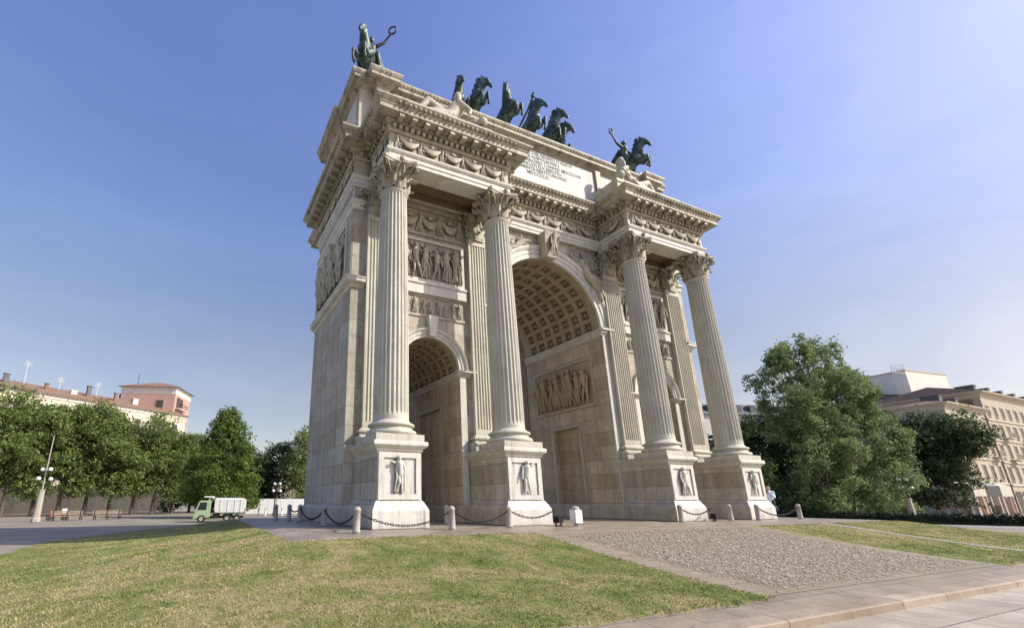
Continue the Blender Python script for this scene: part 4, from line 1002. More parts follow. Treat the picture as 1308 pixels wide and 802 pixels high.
# ------------------------------------------------------------------ trees
def crown_mesh(name, lobes, n_clump, per, leaf, mat, seed, flat=.0):
    """lobes [(x,y,z,rx,ry,rz,weight)]; many leaf faces in clumps through the crown's volume"""
    g = np.random.default_rng(seed); L = np.array([l[:6] for l in lobes]); wt = np.array([l[6] for l in lobes]); wt = wt / wt.sum()
    k = g.choice(len(L), n_clump, p=wt); d = g.normal(size=(n_clump, 3)); d /= np.linalg.norm(d, axis=1)[:, None]
    rad = g.uniform(.25, 1, n_clump) ** .45 * g.uniform(.86, 1.1, n_clump)
    c = L[k, :3] + d * rad[:, None] * L[k, 3:6]
    sz = g.uniform(.5, 1.25, n_clump)
    idx = np.repeat(np.arange(n_clump), per); n = len(idx)
    off = g.normal(size=(n, 3)) * (sz[idx] * leaf * 2.0)[:, None]; off[:, 2] *= .7
    p = c[idx] + off
    u = g.normal(size=(n, 3)); u /= np.linalg.norm(u, axis=1)[:, None]
    out = d[idx] * .6 + g.normal(size=(n, 3)) * .8; out[:, 2] += .35
    v = np.cross(out, u); v /= np.linalg.norm(v, axis=1)[:, None]; u = np.cross(v, out); u /= np.linalg.norm(u, axis=1)[:, None]
    s = (g.uniform(.55, 1.25, n) * leaf)[:, None]
    q = np.stack([p - u * s, p + v * s * .5 + u * s * .1, p + u * s, p - v * s * .5 - u * s * .1], 1)
    me = bpy.data.meshes.new(name); me.vertices.add(4 * n); me.vertices.foreach_set('co', q.reshape(-1))
    me.loops.add(4 * n); me.loops.foreach_set('vertex_index', np.arange(4 * n, dtype=np.int32))
    me.polygons.add(n); me.polygons.foreach_set('loop_start', np.arange(0, 4 * n, 4, dtype=np.int32)); me.update()
    me.materials.append(mat); return me
def trunk_mesh(h, r, lobes, mat, seed, fork=.45):
    g = random.Random(seed); mb = MB()
    b0 = (g.uniform(-.1, .1), g.uniform(-.1, .1), h * fork)
    mb.tube([(0, 0, -.3), (0, 0, .1), (b0[0] * .5, b0[1] * .5, h * fork * .5), b0], [r * 1.5, r * 1.15, r, r * .85], 10)
    for l in lobes[:14]:
        e = (l[0], l[1], l[2] + l[5] * .2); m = tuple(b0[i] * .5 + e[i] * .5 + g.uniform(-.25, .25) for i in range(3))
        mb.tube([b0, m, e], [r * .6, r * .36, r * .1], 7)
    me = mb.mesh('trunk'); me.materials.append(mat); return me
def make_lobes(kind, h, wd, seed):
    g = random.Random(seed); L = []
    if kind == 'round':
        for k in range(19):
            a = g.uniform(0, 2 * PI); r = g.uniform(.15, .36) * wd; z = h * g.uniform(.24, .88); f = 1 - abs(z / h - .6) * .6
            L.append((math.cos(a) * r * f, math.sin(a) * r * f, z, wd * g.uniform(.15, .24), wd * g.uniform(.15, .24), h * g.uniform(.09, .15), 1))
        L.append((0, 0, h * .62, wd * .3, wd * .3, h * .26, 2))
    elif kind == 'low':
        for k in range(18):
            a = g.uniform(0, 2 * PI); r = g.uniform(.1, .4) * wd; z = h * (.1 + .76 * k / 17); f = 1 - max(0, z / h - .5)
            L.append((math.cos(a) * r * f, math.sin(a) * r * f, z, wd * g.uniform(.17, .25), wd * g.uniform(.17, .25), h * g.uniform(.09, .13), 1))
    elif kind == 'cone':
        for k in range(26):
            t = k / 25; z = h * (.14 + .76 * t); a = k * 2.4; r = wd * .32 * (1 - t ** 2.2) * g.uniform(.7, 1.1) + .1
            L.append((math.cos(a) * r, math.sin(a) * r, z, wd * (.22 - .10 * t) * g.uniform(.8, 1.2), wd * (.22 - .10 * t), h * g.uniform(.07, .11), 1.3 - .6 * t))
    elif kind == 'tall':
        for k in range(70):
            t = g.uniform(.04, .93); R_ = wd * .5 * min(1, .55 + t * 2.2) * (1 - max(0, (t - .42) / .62) ** 2.0 * .82); a = g.uniform(0, 2 * PI); r = R_ * g.uniform(.3, .92) ** .7
            q = g.uniform(.07, .125) * wd * (1.1 - .35 * t)
            L.append((math.cos(a) * r, math.sin(a) * r, h * t, q, q, q * g.uniform(.8, 1.5), q ** 1.6))
        for k in range(26):
            t = g.uniform(.62, .97); R_ = wd * .5 * (1 - max(0, (t - .42) / .62) ** 2.0 * .82); a = g.uniform(0, 2 * PI); r = R_ * g.uniform(.3, 1.05)
            L.append((math.cos(a) * r, math.sin(a) * r, h * t + .5, .35, .35, 1.3, .55))
    return L
def tree(name, label, kind, loc, h, wd, mat, seed, clumps, per, leaf, group, bark='bark', fork=.35, r=.22):
    t = thing(name, label, 'tree', (loc[0], loc[1], gz(loc[0], loc[1]) - .05), 0, group)
    L = make_lobes(kind, h, wd, seed)
    link('crown', crown_mesh('crown', L, clumps, per, leaf, mat, seed), None, t)
    link('trunk', trunk_mesh(h, r, L, M[bark], seed, fork), None, t)
    return t
row = [(-46.0, 58.0, 15.6), (-41.6, 60.0, 15.9), (-38.9, 59.4, 15.2), (-36.3, 61.6, 15.3), (-33.4, 60.9, 14.8), (-30.7, 62.6, 14.7), (-27.9, 63.1, 14.9), (-25.2, 64.9, 14.5), (-22.6, 65.7, 13.9), (-20.0, 67.5, 12.8)]
names = ['first olive green tree of the left row, cut by the picture edge', 'second tree of the left row counted from the picture edge', 'tree of the left row standing behind the leaning looking lamp mast', 'fourth tree of the left row counted from the picture edge', 'fifth tree of the left row, in front of the cream wall strip',
         'middle tree of the left row under the roof chimneys', 'tree of the left row left of the pink tower', 'tree of the left row with a forked dark trunk below the pink tower', 'tree of the left row below the right side of the pink tower', 'last and lowest tree of the left row, beside the bright green tree']
protos = []
for i, (x, y, h) in enumerate(row):
    if i < 6:
        t = tree('street_tree', names[i], 'round', (x, y), 15.0, 11.0, M['leaf_row'], 30 + i, 880, 28, .19, 'row of trees on the left of the square', 'bark', .27, .24); protos.append(t)
    else:
        t = dup(protos[i % 6], (x, y, gz(x, y) - .05), i * 1.3, names[i])
    t.rotation_euler.z = i * 1.1; t.scale = (1, 1, h / 14.4)
tree('green_tree', 'bright green conical tree standing alone behind the small truck', 'cone', (-14.3, 46.2), 13.8, 9.8, M['leaf_bright'], 51, 950, 28, .18, None, 'bark', .2, .2)
for i, (x, y, h, wd, lab) in enumerate([(-8.2, 70, 11.0, 8, 'dark tree behind the white hoarding, nearest the bright green tree'), (-4.4, 71, 13.0, 8, 'dark tree behind the white hoarding, middle of the group'), (-.6, 66, 15.2, 8, 'dark tree against the shaded flank of the arch, tallest of the group'), (3.5, 72, 15, 9, 'dark tree partly hidden by the rear corner of the arch flank'), (-17.5, 76, 10.5, 9, 'dark tree low behind the left side of the bright green tree'), (-12, 80, 10, 9, 'dark tree low behind the right side of the bright green tree')]):
    tree('dark_tree', lab, 'low', (x, y), h, wd + 2, M['leaf_dark' if i < 2 or i > 3 else 'leaf_row'], 60 + i, 430, 26, .22, 'dark trees left of the arch', 'bark', .2)
tree('tall_tree', 'tallest tall green tree right of the arch, feathery top against the sky', 'tall', (48.6, 13.2), 21.0, 14.0, M['leaf_poplar'], 71, 2000, 30, .17, None, 'bark', .15, .32)
tree('tall_tree', 'second tall green tree right of the arch, lit on its right side', 'tall', (55.2, 12.6), 19.0, 10.4, M['leaf_poplar'], 72, 2000, 30, .17, None, 'bark', .15, .32)
tree('dark_tree', 'dark tree filling the gap between the two tall trees and the arch', 'low', (50.5, 20.5), 13.5, 12, M['leaf_dark'], 73, 500, 26, .22, 'dark trees right of the arch', 'bark', .15)
for i, (x, y, h, wd, lab) in enumerate([(54.8, 31.5, 12.0, 9, 'dark tree seen between the two right hand columns of the arch'), (62.5, 30.8, 13.4, 9, 'dark tree just right of the last column, below the slate roof'), (69.6, 13.4, 14.4, 7, 'dark tree behind and right of the two tall trees'), (62, 20, 13, 10, 'dark tree deep behind the second tall tree')]):
    tree('dark_tree', lab, 'low', (x, y), h, wd + 3, M['leaf_mid' if i == 2 else 'leaf_dark'], 80 + i, 460, 26, .22, 'dark trees right of the arch', 'bark', .15)
tree('plane_tree', 'round plane tree with a bare trunk in front of the beige apartment block', 'round', (72.9, 9.9), 13.6, 10.0, M['leaf_mid'], 90, 760, 28, .19, None, 'palebark', .3, .28)

# hedge: a thing, leaves inside its one mesh
def hedge(path, h, wd, label, n):
    P = [Vector(p) for p in path]; pts = []
    g = np.random.default_rng(5)
    L = []
    for a, b in zip(P, P[1:]):
        k = int((b - a).length / .5)
        for i in range(k):
            p = a.lerp(b, i / k); L.append((p.x, p.y, gz(p.x, p.y) + h * .5, .4, wd * .5, h * .5, 1))
    me = crown_mesh('hedge', L, n, 14, .09, M['hedge'], 5)
    t = thing('hedge', label, 'hedge'); link('leaves', me, None, t)
    core = MB()
    for a, b in zip(P, P[1:]):
        d = (b - a).normalized(); c = (a + b) / 2; core.obox((c.x, c.y), (d.x, d.y), (-d.y, d.x), (b - a).length / 2, wd * .36, -1.1, -1.0 + h * .82)
    core.build('stems', M['leaf_dark'], t)
hedge([(47, -8), (43, 2.5), (41.5, 9), (43.5, 15), (40, 24)], .82, .9, 'long low dark hedge along the far edge of the right lawn', 2600)

# ------------------------------------------------------------------ buildings
def window_part(par, mat_f, mat_p, x, z, w_, h, y=0, arch_=False, shut=False, sill=True):
    f = MB(); t = .09
    f.box(x - w_ / 2 - t, x + w_ / 2 + t, y - .10, y + .0, z + h, z + h + t * 1.6); f.box(x - w_ / 2 - t, x - w_ / 2, y - .07, y, z, z + h); f.box(x + w_ / 2, x + w_ / 2 + t, y - .07, y, z, z + h)
    if sill: f.box(x - w_ / 2 - .15, x + w_ / 2 + .15, y - .16, y, z - .12, z)
    o = f.build('window', mat_f, par)
    p = MB(); p.box(x - w_ / 2, x + w_ / 2, y - .03, y - .005, z, z + h)
    p.build('pane', mat_p, o)
    if shut:
        s = MB()
        for q in (-1, 1): s.box(x + q * (w_ / 2 + .32) - .26, x + q * (w_ / 2 + .32) + .26, y - .11, y - .075, z, z + h)
        s.build('shutter', M['shutter'], o)
    return o
# long cream block on the left: local x along its front, front at local y=0 facing -y
bl_ = thing('apartment_building', 'long cream apartment block with brown tiled roof behind the left row of trees', 'building', (-64.0, 66.6, -1.0), R(34.1))
Lb, Hb = 52.5, 19.6
MB().box(0, Lb, 0, 13, 0, Hb).build('wall', M['cream'], bl_)
t = MB(); t.sweep([(0, Hb - .7), (.15, Hb - .6), (.2, Hb - .2), (.5, Hb - .05), (.5, Hb), (0, Hb)], [(0, 0), (Lb, 0), (Lb, 13), (0, 13)]); t.build('cornice', M['offwhite'], bl_)
t = MB(); t.add([(-.6, -.6, Hb + .01), (Lb + .6, -.6, Hb + .01), (Lb + .6, 13.6, Hb + .01), (-.6, 13.6, Hb + .01), (3, 6.5, Hb + 2.6), (Lb - 3, 6.5, Hb + 2.6)], [(0, 1, 5, 4), (1, 2, 5), (2, 3, 4, 5), (3, 0, 4), (3, 2, 1, 0)]); rf = t.build('roof', M['tiles'], bl_)
for i, x in enumerate((8, 17, 21, 27, 31.5, 34, 39, 43, 50)):
    q = MB(); e_ = .25 + .12 * ((i * 5) % 3); zt_ = Hb + 2.1 + .45 * ((i * 7) % 4); q.box(x - e_, x + e_, 3.4, 3.9, Hb + 1, zt_); q.box(x - e_ - .1, x + e_ + .1, 3.3, 4.0, zt_, zt_ + .12); q.build('chimney', [M['tiles'], M['offwhite'], M['slate']][i % 3], rf)
for x, h in ((11, 3.2), (24, 3.8), (29.5, 2.0), (36, 2.4)):
    q = MB(); q.tube([(x, 5, Hb + 1.8), (x, 5, Hb + 2.5 + h)], .05, 5)
    for k in range(4): q.tube([(x - .6, 5, Hb + 2.4 + h - .25 * k), (x + .6, 5, Hb + 2.4 + h - .25 * k)], .03, 4)
    q.build('antenna', M['silver'], rf)
q = MB(); q.box(0, Lb, -.06, -.01, 0, 4.4); q.build('ground_storey', M['shadewall'], bl_)  # sheet coloured dark for the shade under the trees
for i in range(13):
    x = 2.2 + i * 4.0
    # ground floor arcade
    q = MB(); n = 12; zs = 2.6; r = 1.2
    pts = [(x - r, 0.1)] + [(x - r * math.cos(PI * k / n), zs + r * math.sin(PI * k / n)) for k in range(n + 1)] + [(x + r, .1)]
    q.add([(a, -.07, z) for a, z in pts], [tuple(range(len(pts)))]); ao = q.build('archway', M['shutter'], bl_)
    q = MB(); q.tube([(x - r * 1.08 * math.cos(PI * k / n), -.05, zs + r * 1.08 * math.sin(PI * k / n)) for k in range(n + 1)], .12, 6); q.build('arch_moulding', M['shadewall'], ao)
for i in range(13):
    for z in (5.2, 9.0, 12.8, 16.2): window_part(bl_, M['offwhite'], M['shutter'], 2.2 + i * 4.0, z, 1.1, 1.9 if z < 16 else 1.4)
# pink tower block
tw = thing('tower_house', 'salmon pink tower house with white cornice and low hipped roof', 'building', (-34.0, 99.6, -1.0), R(-19))
W_, D_ = 11.4, 9.0; HT = 25.9
MB().box(0, W_, 0, D_, 0, HT).build('wall', M['salmon'], tw)
t = MB(); t.sweep([(.0, HT - 1.5), (.06, HT - 1.5), (.06, HT - .3), (.35, HT - .1), (.35, HT), (0, HT)], [(0, 0), (W_, 0), (W_, D_), (0, D_)]); t.build('cornice', M['offwhite'], tw)
t = MB(); e = .7; t.add([(-e, -e, HT + .01), (W_ + e, -e, HT + .01), (W_ + e, D_ + e, HT + .01), (-e, D_ + e, HT + .01), (4.5, D_ / 2, HT + 2.0), (W_ - 4.5, D_ / 2, HT + 2.0)], [(0, 1, 5, 4), (1, 2, 5), (2, 3, 4, 5), (3, 0, 4), (3, 2, 1, 0)]); t.build('roof', M['tiles'], tw)
for x in (3.1, 8.3): window_part(tw, M['salmon'], M['shutter'], x, HT - 4.6, 1.6, 1.7)
for x in (2.9, 5.7, 8.5):
    q = MB(); q.box(x - .9, x + .9, -.06, 0, 16, HT - (5.6 if x < 8 else 4.9)); q.build('white_panel', M['offwhite'], tw)
for z in (HT - 3.4, HT - 7):
    q = MB(); q.box(W_, W_ + 1.0, .6, 5.5, z - 1.2, z - 1.05); bl2 = q.build('balcony', M['offwhite'], tw)
    q = MB()
    for k in range(10): q.box(W_ + .95, W_ + 1.0, .6 + k * .54, .66 + k * .54, z - 1.05, z - .1)
    q.box(W_ + .94, W_ + 1.01, .6, 5.5, z - .1, z); q.build('railing', M['iron'], bl2)
    q = MB(); q.box(W_ + .003, W_ + .1, 1.2, 4.6, z - 1.0, z + 1.4); q.build('balcony_door', M['shutter'], tw)
q = MB(); q.tube([(1.2, 4, HT + .2), (1.2, 4, HT + 4)], .05, 5); q.build('antenna', M['iron'], tw)
q = MB(); q.box(-.5, -.05, .3, .9, HT - 2.6, HT - 1.6); q.build('air_unit', M['shutter'], tw)
# right hand palazzi, fronts along local x facing -y
def palazzo(label, loc, L, D, H, floors, n, seed, base_mat, gable=None):
    b_ = thing('palazzo', label, 'building', loc, 0)
    MB().box(0, L, 0, D, 0, H).build('wall', base_mat, b_)
    t = MB(); t.sweep([(0, H - 1.1), (.1, H - 1.0), (.12, H - .6), (.5, H - .3), (.75, H - .2), (.8, H), (0, H + .02)], [(0, 0), (L, 0), (L, D), (0, D)]); t.build('cornice', M['beigelight'], b_)
    t = MB(); t.add([(-.5, -.7, H + .03), (L + .3, -.7, H + .03), (L + .3, D, H + .03), (-.5, D, H + .03), (1.5, D * .4, H + (.7 if D < 8 else 2.2)), (L - 1, D * .4, H + (.7 if D < 8 else 2.2))], [(0, 1, 5, 4), (1, 2, 5), (2, 3, 4, 5), (3, 0, 4)]); rf_ = t.build('roof', M['brownroof'], b_)
    for k in range(int(L / 6)):
        q = MB(); x = 3 + k * 6; q.box(x - .5, x + .5, .9, 3.2, H + .3, H + 1.5); q.box(x - .65, x + .65, .8, 3.3, H + 1.5, H + 1.62); q.build('dormer', M['slate'], rf_)
    bw = L / n
    for f, (z, h) in enumerate(floors):
        q = MB(); q.box(0, L, -.14, 0, z - .75, z - .5); q.build('string_course', M['beigelight'], b_)
        for i in range(n):
            o = window_part(b_, M['beigelight'], M['shutter'], bw * (i + .5), z, 1.15, h)
            if f in (1, 2) and i % 3 == 1:
                q = MB(); q.box(bw * (i + .5) - 1.2, bw * (i + .5) + 1.2, -1.0, -.01, z - .3, z - .15)
                for k in range(13): q.box(bw * (i + .5) - 1.2 + k * .2 - .015, bw * (i + .5) - 1.2 + k * .2 + .015, -1.0, -.96, z - .15, z + .75)
                q.box(bw * (i + .5) - 1.2, bw * (i + .5) + 1.2, -1.0, -.95, z + .75, z + .8); q.build('balcony', M['beigelight'], b_)
    for i in range(n):
        q = MB(); x = bw * (i + .5); q.box(x - 1.1, x + 1.1, -.05, -.01, 0, 3.4); q.build('shopfront', M['shutter'], b_)
    return b_
palazzo('lower beige apartment block behind the plane tree, left of the taller one', (90.2, 14.2, -1.0), 14.9, 6, 17.0, [(5.2, 2.2), (9.0, 2.2), (12.8, 2.0)], 5, 1, M['beige'])
pb_ = palazzo('tall beige apartment block with rows of windows at the right edge', (105.4, 14.0, -1.0), 52, 16, 20.2, [(5.0, 2.3), (8.7, 2.3), (12.4, 2.1), (15.9, 1.8)], 17, 2, M['beige'])
q = MB(); q.box(-.06, -.01, 1, 15.5, 15.2, 19); q.build('gable', M['brownroof'], pb_)
wb = thing('blank_wall_block', 'tall block with a blank off-white gable wall and railing above the trees', 'building', (119, 26.5, -1.0), R(-8))
MB().box(0, 13.5, 0, 14, 0, 28.6).build('wall', M['offwhite'], wb)
q = MB(); q.box(-.1, 13.6, -.1, 14, 28.6, 28.9); q.build('coping', M['beigelight'], wb)
q = MB()
for k in range(6): q.tube([(-.2 - .8 * k, 0, 23.2), (-.2 - .8 * k, 0, 30.0 - .12 * k)], .06, 5)
for z in (28, 29.2): q.tube([(-.2, 0, z), (-4.2, 0, z)], .05, 5)
q.build('railing', M['silver'], wb)
q = MB(); q.box(-4.5, -.02, .5, 13, 0, 23); q.build('wing', M['slate'], wb)
q = MB(); q.add([(-4.9, 0, 23), (-.01, 0, 23), (-.01, 12, 26), (-4.9, 12, 26)], [(0, 1, 2, 3)]); q.build('roof', M['slate'], wb)
sb = thing('slate_roofed_building', 'distant grey building with dark slate roof seen right of the columns', 'building', (84, 56, -1.0), R(-19))
MB().box(0, 34, 0, 12, 0, 21.5).build('wall', M['offwhite'], sb)
q = MB(); q.add([(-.5, -.5, 21.5), (34.5, -.5, 21.5), (34.5, 12, 21.5), (-.5, 12, 21.5), (1, 3, 24.6), (33, 3, 24.6), (33, 10, 24.8), (1, 10, 24.8)], [(0, 1, 5, 4), (1, 2, 6, 5), (2, 3, 7, 6), (3, 0, 4, 7), (4, 5, 6, 7)]); rf_ = q.build('roof', M['slate'], sb)
for k in range(9):
    q = MB(); x = 2.5 + k * 3.6; q.box(x - .7, x + .7, .2, 2.5, 21.9, 23.9); q.build('dormer', M['slate'], rf_)
    window_part(sb, M['offwhite'], M['shutter'], x, 18.2, 1.2, 1.8)

# ------------------------------------------------------------------ cafe pavilions
def pavilion(loc, w_, label, col):
    p = thing('cafe_pavilion', label, 'pavilion', loc, 0, 'cafe pavilions in front of the beige blocks')
    q = MB()
    for a in (-1, 1):
        for b_ in (-1, 1): q.box(a * w_ / 2 - .06, a * w_ / 2 + .06, b_ * 1.5 - .06, b_ * 1.5 + .06, 0, 2.6)
    q.build('posts', M['whitepaint'], p)
    q = MB(); q.sweep([(.1, 2.5), (.12, 3.9), (0, 3.95)], [(-w_ / 2, -1.5), (w_ / 2, -1.5), (w_ / 2, 1.5), (-w_ / 2, 1.5)]); q.add([(-w_ / 2, -1.5, 3.95), (w_ / 2, -1.5, 3.95), (w_ / 2, 1.5, 3.95), (-w_ / 2, 1.5, 3.95), (0, 0, 4.6)], [(0, 1, 4), (1, 2, 4), (2, 3, 4), (3, 0, 4)]); q.build('canopy', M['canvas'], p)
    for k in range(3):
        q = MB(); x = -w_ / 2 + w_ * (k + .5) / 3
        q.box(x - w_ / 6 + .12, x + w_ / 6 - .12, -1.42, -1.36, 0, 2.3); q.build('side_curtain', col if k != 1 else M['shutter'], p)
    return p
pavilion((80.2, 12.2, -1.0), 3.6, 'cafe pavilion with white canopy and orange curtains, left one', M['orange'])
pavilion((87.0, 11.6, -1.0), 3.6, 'cafe pavilion with cream canopy and red curtains, right one', M['red'])
def parasol(loc, label):
    p = thing('closed_parasol', label, 'parasol', loc, 0, 'closed red parasols under the right trees')
    q = MB(); q.tube([(0, 0, 0), (0, 0, 2.9)], .035, 6); q.build('pole', M['wood'], p)
    q = MB(); q.lathe([(.03, 2.85), (.12, 2.5), (.2, 1.7), (.28, 1.0), (.22, .95)], 10); q.build('canopy', M['red'], p)
for x, y, l in ((70.0, 11.6, 'closed red parasol beside the right lamp post'), (73.4, 11.9, 'closed red parasol left of the plane tree trunk'), (76.8, 12.0, 'closed red parasol next to the left cafe pavilion')): parasol((x, y, -1), l)
aw = thing('cafe_awning', 'pale flat awning over planting at the far right, before the tall beige block', 'awning', (96.5, 10.8, -1))
q = MB(); q.box(-4, 4, -2, 2, 2.6, 2.9); q.build('roof', M['canvas'], aw)
for a in (-3.8, 0, 3.8): q = MB(); q.box(a - .06, a + .06, -1.9, -1.78, 0, 2.6); q.build('post', M['whitepaint'], aw)
for i, (x, y) in enumerate(((93.5, 8.2), (96.5, 8.0), (99.5, 7.8))):
    s = thing('potted_shrub', ['leafy potted shrub at the left end of the pale awning', 'leafy potted shrub under the middle of the pale awning', 'leafy potted shrub at the right end of the pale awning'][i], 'shrub', (x, y, -1), 0, 'shrubs before the cafe awning')
    link('leaves', crown_mesh('leaves', [(0, 0, 1.1, 1.0, .6, .7, 1)], 60, 20, .14, M['leaf_poplar'], 300 + i), None, s)
    MB().lathe([(.4, 0), (.5, .5), (.45, .5)], 14).build('pot', M['tiles'], s)

# ------------------------------------------------------------------ lamps
def lamp(label, loc, mast, h=2.7, rz=0):
    l = thing('street_lamp', label, 'street lamp', loc, rz, 'globe street lamps on stone pillars')
    q = MB(); q.lathe([(.42, 0), (.42, .3), (.36, .36), (.33, .5), (.26, h - .15), (.3, h - .1), (.3, h), (.0, h + .02)], 8, smooth=False); q.build('pillar', M['lampstone'], l)
    q = MB(); q.tube([(0, 0, h), (0, 0, h + 2.2)], [.07, .05], 8); q.build('stem', M['iron'], l)
    for k, (a, r, z) in enumerate(((.4, .62, 1.0), (.4 + PI, .62, 1.0), (.4 + PI / 2, .5, 1.9), (.4 + 1.5 * PI, .5, 1.9))):
        q = MB(); x, y = r * math.cos(a), r * math.sin(a)
        q.tube([(0, 0, h + z - .65), (x * .6, y * .6, h + z - .7), (x, y, h + z - .45), (x, y, h + z - .2)], .035, 6); arm = q.build('arm', M['iron'], l)
        q = MB(); q.ball((x, y, h + z), .2, 14, 9); q.build('globe', M['globe'], arm)
        q = MB(); q.lathe([(.12, -.24), (.14, -.18), (.1, -.14)], 10, (x, y, h + z)); q.build('collar', M['iron'], arm)
    if mast:
        q = MB(); q.tube([(0, 0, h), (0, 0, h + 5.2)], [.07, .045], 8); q.build('mast', M['lampstone'], l)
    return l
lamp('tall globe lamp with a thin mast on a stone pillar, before the left trees', (-30.9, 40.6, -1.0), True, 3.0, .5)
lamp('globe lamp on a short stone pillar by the white hoarding', (-7.1, 49.4, -1.0), False, 2.2, .2)
lamp('globe lamp below the second tall tree on the right', (51.2, 7.6, -1.0), False, 2.2, .9)

# ------------------------------------------------------------------ benches, hoarding, posts
def bench(label, loc, rz):
    b_ = thing('park_bench', label, 'bench', loc, rz, 'benches under the left trees')
    q = MB()
    for k in range(4): q.box(-1.4, 1.4, -.28 + k * .15, -.17 + k * .15, .42, .46)
    q.build('seat', M['wood'], b_)
    q = MB()
    for k in range(3): q.box(-1.4, 1.4, .33, .36, .55 + k * .14, .65 + k * .14)
    q.build('backrest', M['wood'], b_)
    for x in (-1.2, 0, 1.2):
        q = MB(); q.box(x - .04, x + .04, -.26, .3, .34, .42); q.box(x - .04, x + .04, -.26, -.2, 0, .34); q.box(x - .04, x + .04, .3, .36, 0, .98); q.build('leg', M['iron'], b_)
bench('wooden bench right of the tall lamp pillar', (-28.9, 43.4, -1.0), R(25)); bench('second wooden bench, between the lamp pillar and the truck', (-25.6, 45.2, -1.0), R(25))
hd = thing('hoarding', 'long white site hoarding in front of the dark trees, left of the arch', 'hoarding', (-10.6, 57.5, -1.0), R(-12))
for k in range(8): q = MB(); q.box(k * 1.8 + .02, k * 1.8 + 1.78, -.03, .03, .1, 2.2); q.build('panel', M['whitepaint'], hd)
q = MB()
for k in range(9): q.box(k * 1.8 - .04, k * 1.8 + .04, .03, .1, 0, 2.25)
q.build('posts', M['silver'], hd)
for k, (x, y) in enumerate(((-9.0, 51), (-8.1, 51.2), (-5.9, 51.3))):
    p = thing('white_post', ['short white post with cap right behind the truck', 'short white post before the hoarding, second from the truck', 'short white post before the hoarding, nearest the globe lamp'][k], 'post', (x, y, -1.0), 0, 'short white posts before the hoarding')
    MB().lathe([(.14, 0), (.12, .1), (.1, .8)], 12).build('shaft', M['whitepaint'], p); MB().lathe([(.1, .8), (.15, .84), (.13, .95), (0, 1.02)], 12).build('cap', M['lampstone'], p)
kb = thing('kiosk', 'small white kiosk at the corner of the arch flank behind the dark bollards', 'kiosk', (-3.9, 45.6, -1.0), R(-10))
MB().box(0, 2.2, 0, 2, 0, 2.6).build('wall', M['whitepaint'], kb); MB().box(-.2, 2.4, -.2, 2.2, 2.6, 2.75).build('roof', M['offwhite'], kb)
q = MB(); q.box(.3, 1.2, -.03, -.005, 1.0, 2.0); q.build('window', M['glass'], kb)

# ------------------------------------------------------------------ truck (faces -x)
tk = thing('tipper_truck', 'small light green truck with a dusty white tank body, parked left of the arch', 'truck', (-12.5, 34.2, -1.05), R(-4), None, .92)
def prism(pts, y0, y1):
    n = len(pts); return MB().add([(a, y0, z) for a, z in pts] + [(a, y1, z) for a, z in pts], [tuple(range(n)), tuple(range(2 * n - 1, n - 1, -1))] + [(i, i + n, (i + 1) % n + n, (i + 1) % n) for i in range(n)])
cab = prism([(-4.95, .42), (-5.0, .75), (-4.95, 1.15), (-4.62, 2.1), (-4.5, 2.18), (-3.55, 2.18), (-3.45, 2.1), (-3.45, .5)], -.92, .92).build('cab', M['greenpaint'], tk)
bv = cab.modifiers.new('bevel', 'BEVEL'); bv.width = .05; bv.segments = 2
MB().add([(-4.955, -.78, 1.22), (-4.955, .78, 1.22), (-4.68, .74, 2.02), (-4.68, -.74, 2.02)], [(0, 1, 2, 3)]).build('windscreen', M['glass'], cab)
for s in (-1, 1):
    y = s * .935; MB().add([(-4.72, y, 1.25), (-3.85, y, 1.25), (-3.85, y, 2.0), (-4.48, y, 2.0)], [(0, 1, 2, 3)]).build('side_window', M['glass'], cab)
    q = MB(); q.box(-4.98, -4.9, s * .7 - .14, s * .7 + .14, .72, .9); q.build('headlight', M['globe'], cab)
    q = MB(); q.tube([(-4.7, s * .93, 1.9), (-4.9, s * 1.12, 1.9)], .02, 5); q.box(-4.95, -4.87, s * 1.12 - .09, s * 1.12 + .09, 1.5, 1.95); q.build('mirror', M['iron'], cab)
q = MB(); q.box(-5.05, -4.9, -.92, .92, .35, .58); q.build('bumper', M['greenpaint'], tk)
q = MB(); q.box(-4.6, -.1, -.42, .42, .42, .62); q.box(-3.2, -2.5, -.85, .85, .45, .85); q.box(-2.2, -1.2, -.85, .85, .5, .8); q.build('chassis', M['iron'], tk)
tank = prism([(-3.0, .95), (-3.12, 1.25), (-3.12, 2.28), (-3.0, 2.38), (-.15, 2.38), (.02, 2.25), (.05, 1.5), (-.25, .95)], -.98, .98).build('tank_body', M['silver'], tk)
bv = tank.modifiers.new('bevel', 'BEVEL'); bv.width = .06; bv.segments = 2
q = MB()
for x in (-2.5, -1.8, -1.1, -.5):
    for s in (-1, 1): q.box(x - .03, x + .03, s * 1.0 - .025, s * 1.0 + .025, 1.0, 2.3)
q.build('ribs', M['silver'], tank)
q = MB(); q.box(-3.4, -.3, -.9, .9, 2.385, 2.45); q.box(-4.2, -3.2, -.5, .5, 2.5, 2.62); q.box(-3.7, -3.6, -.4, .4, 2.18, 2.5); q.build('roof_rack', M['whitepaint'], tk)
q = MB(); q.box(-2.0, .08, -1.0, 1.0, .84, .95); q.build('skirt', M['dkgreen'], tk)
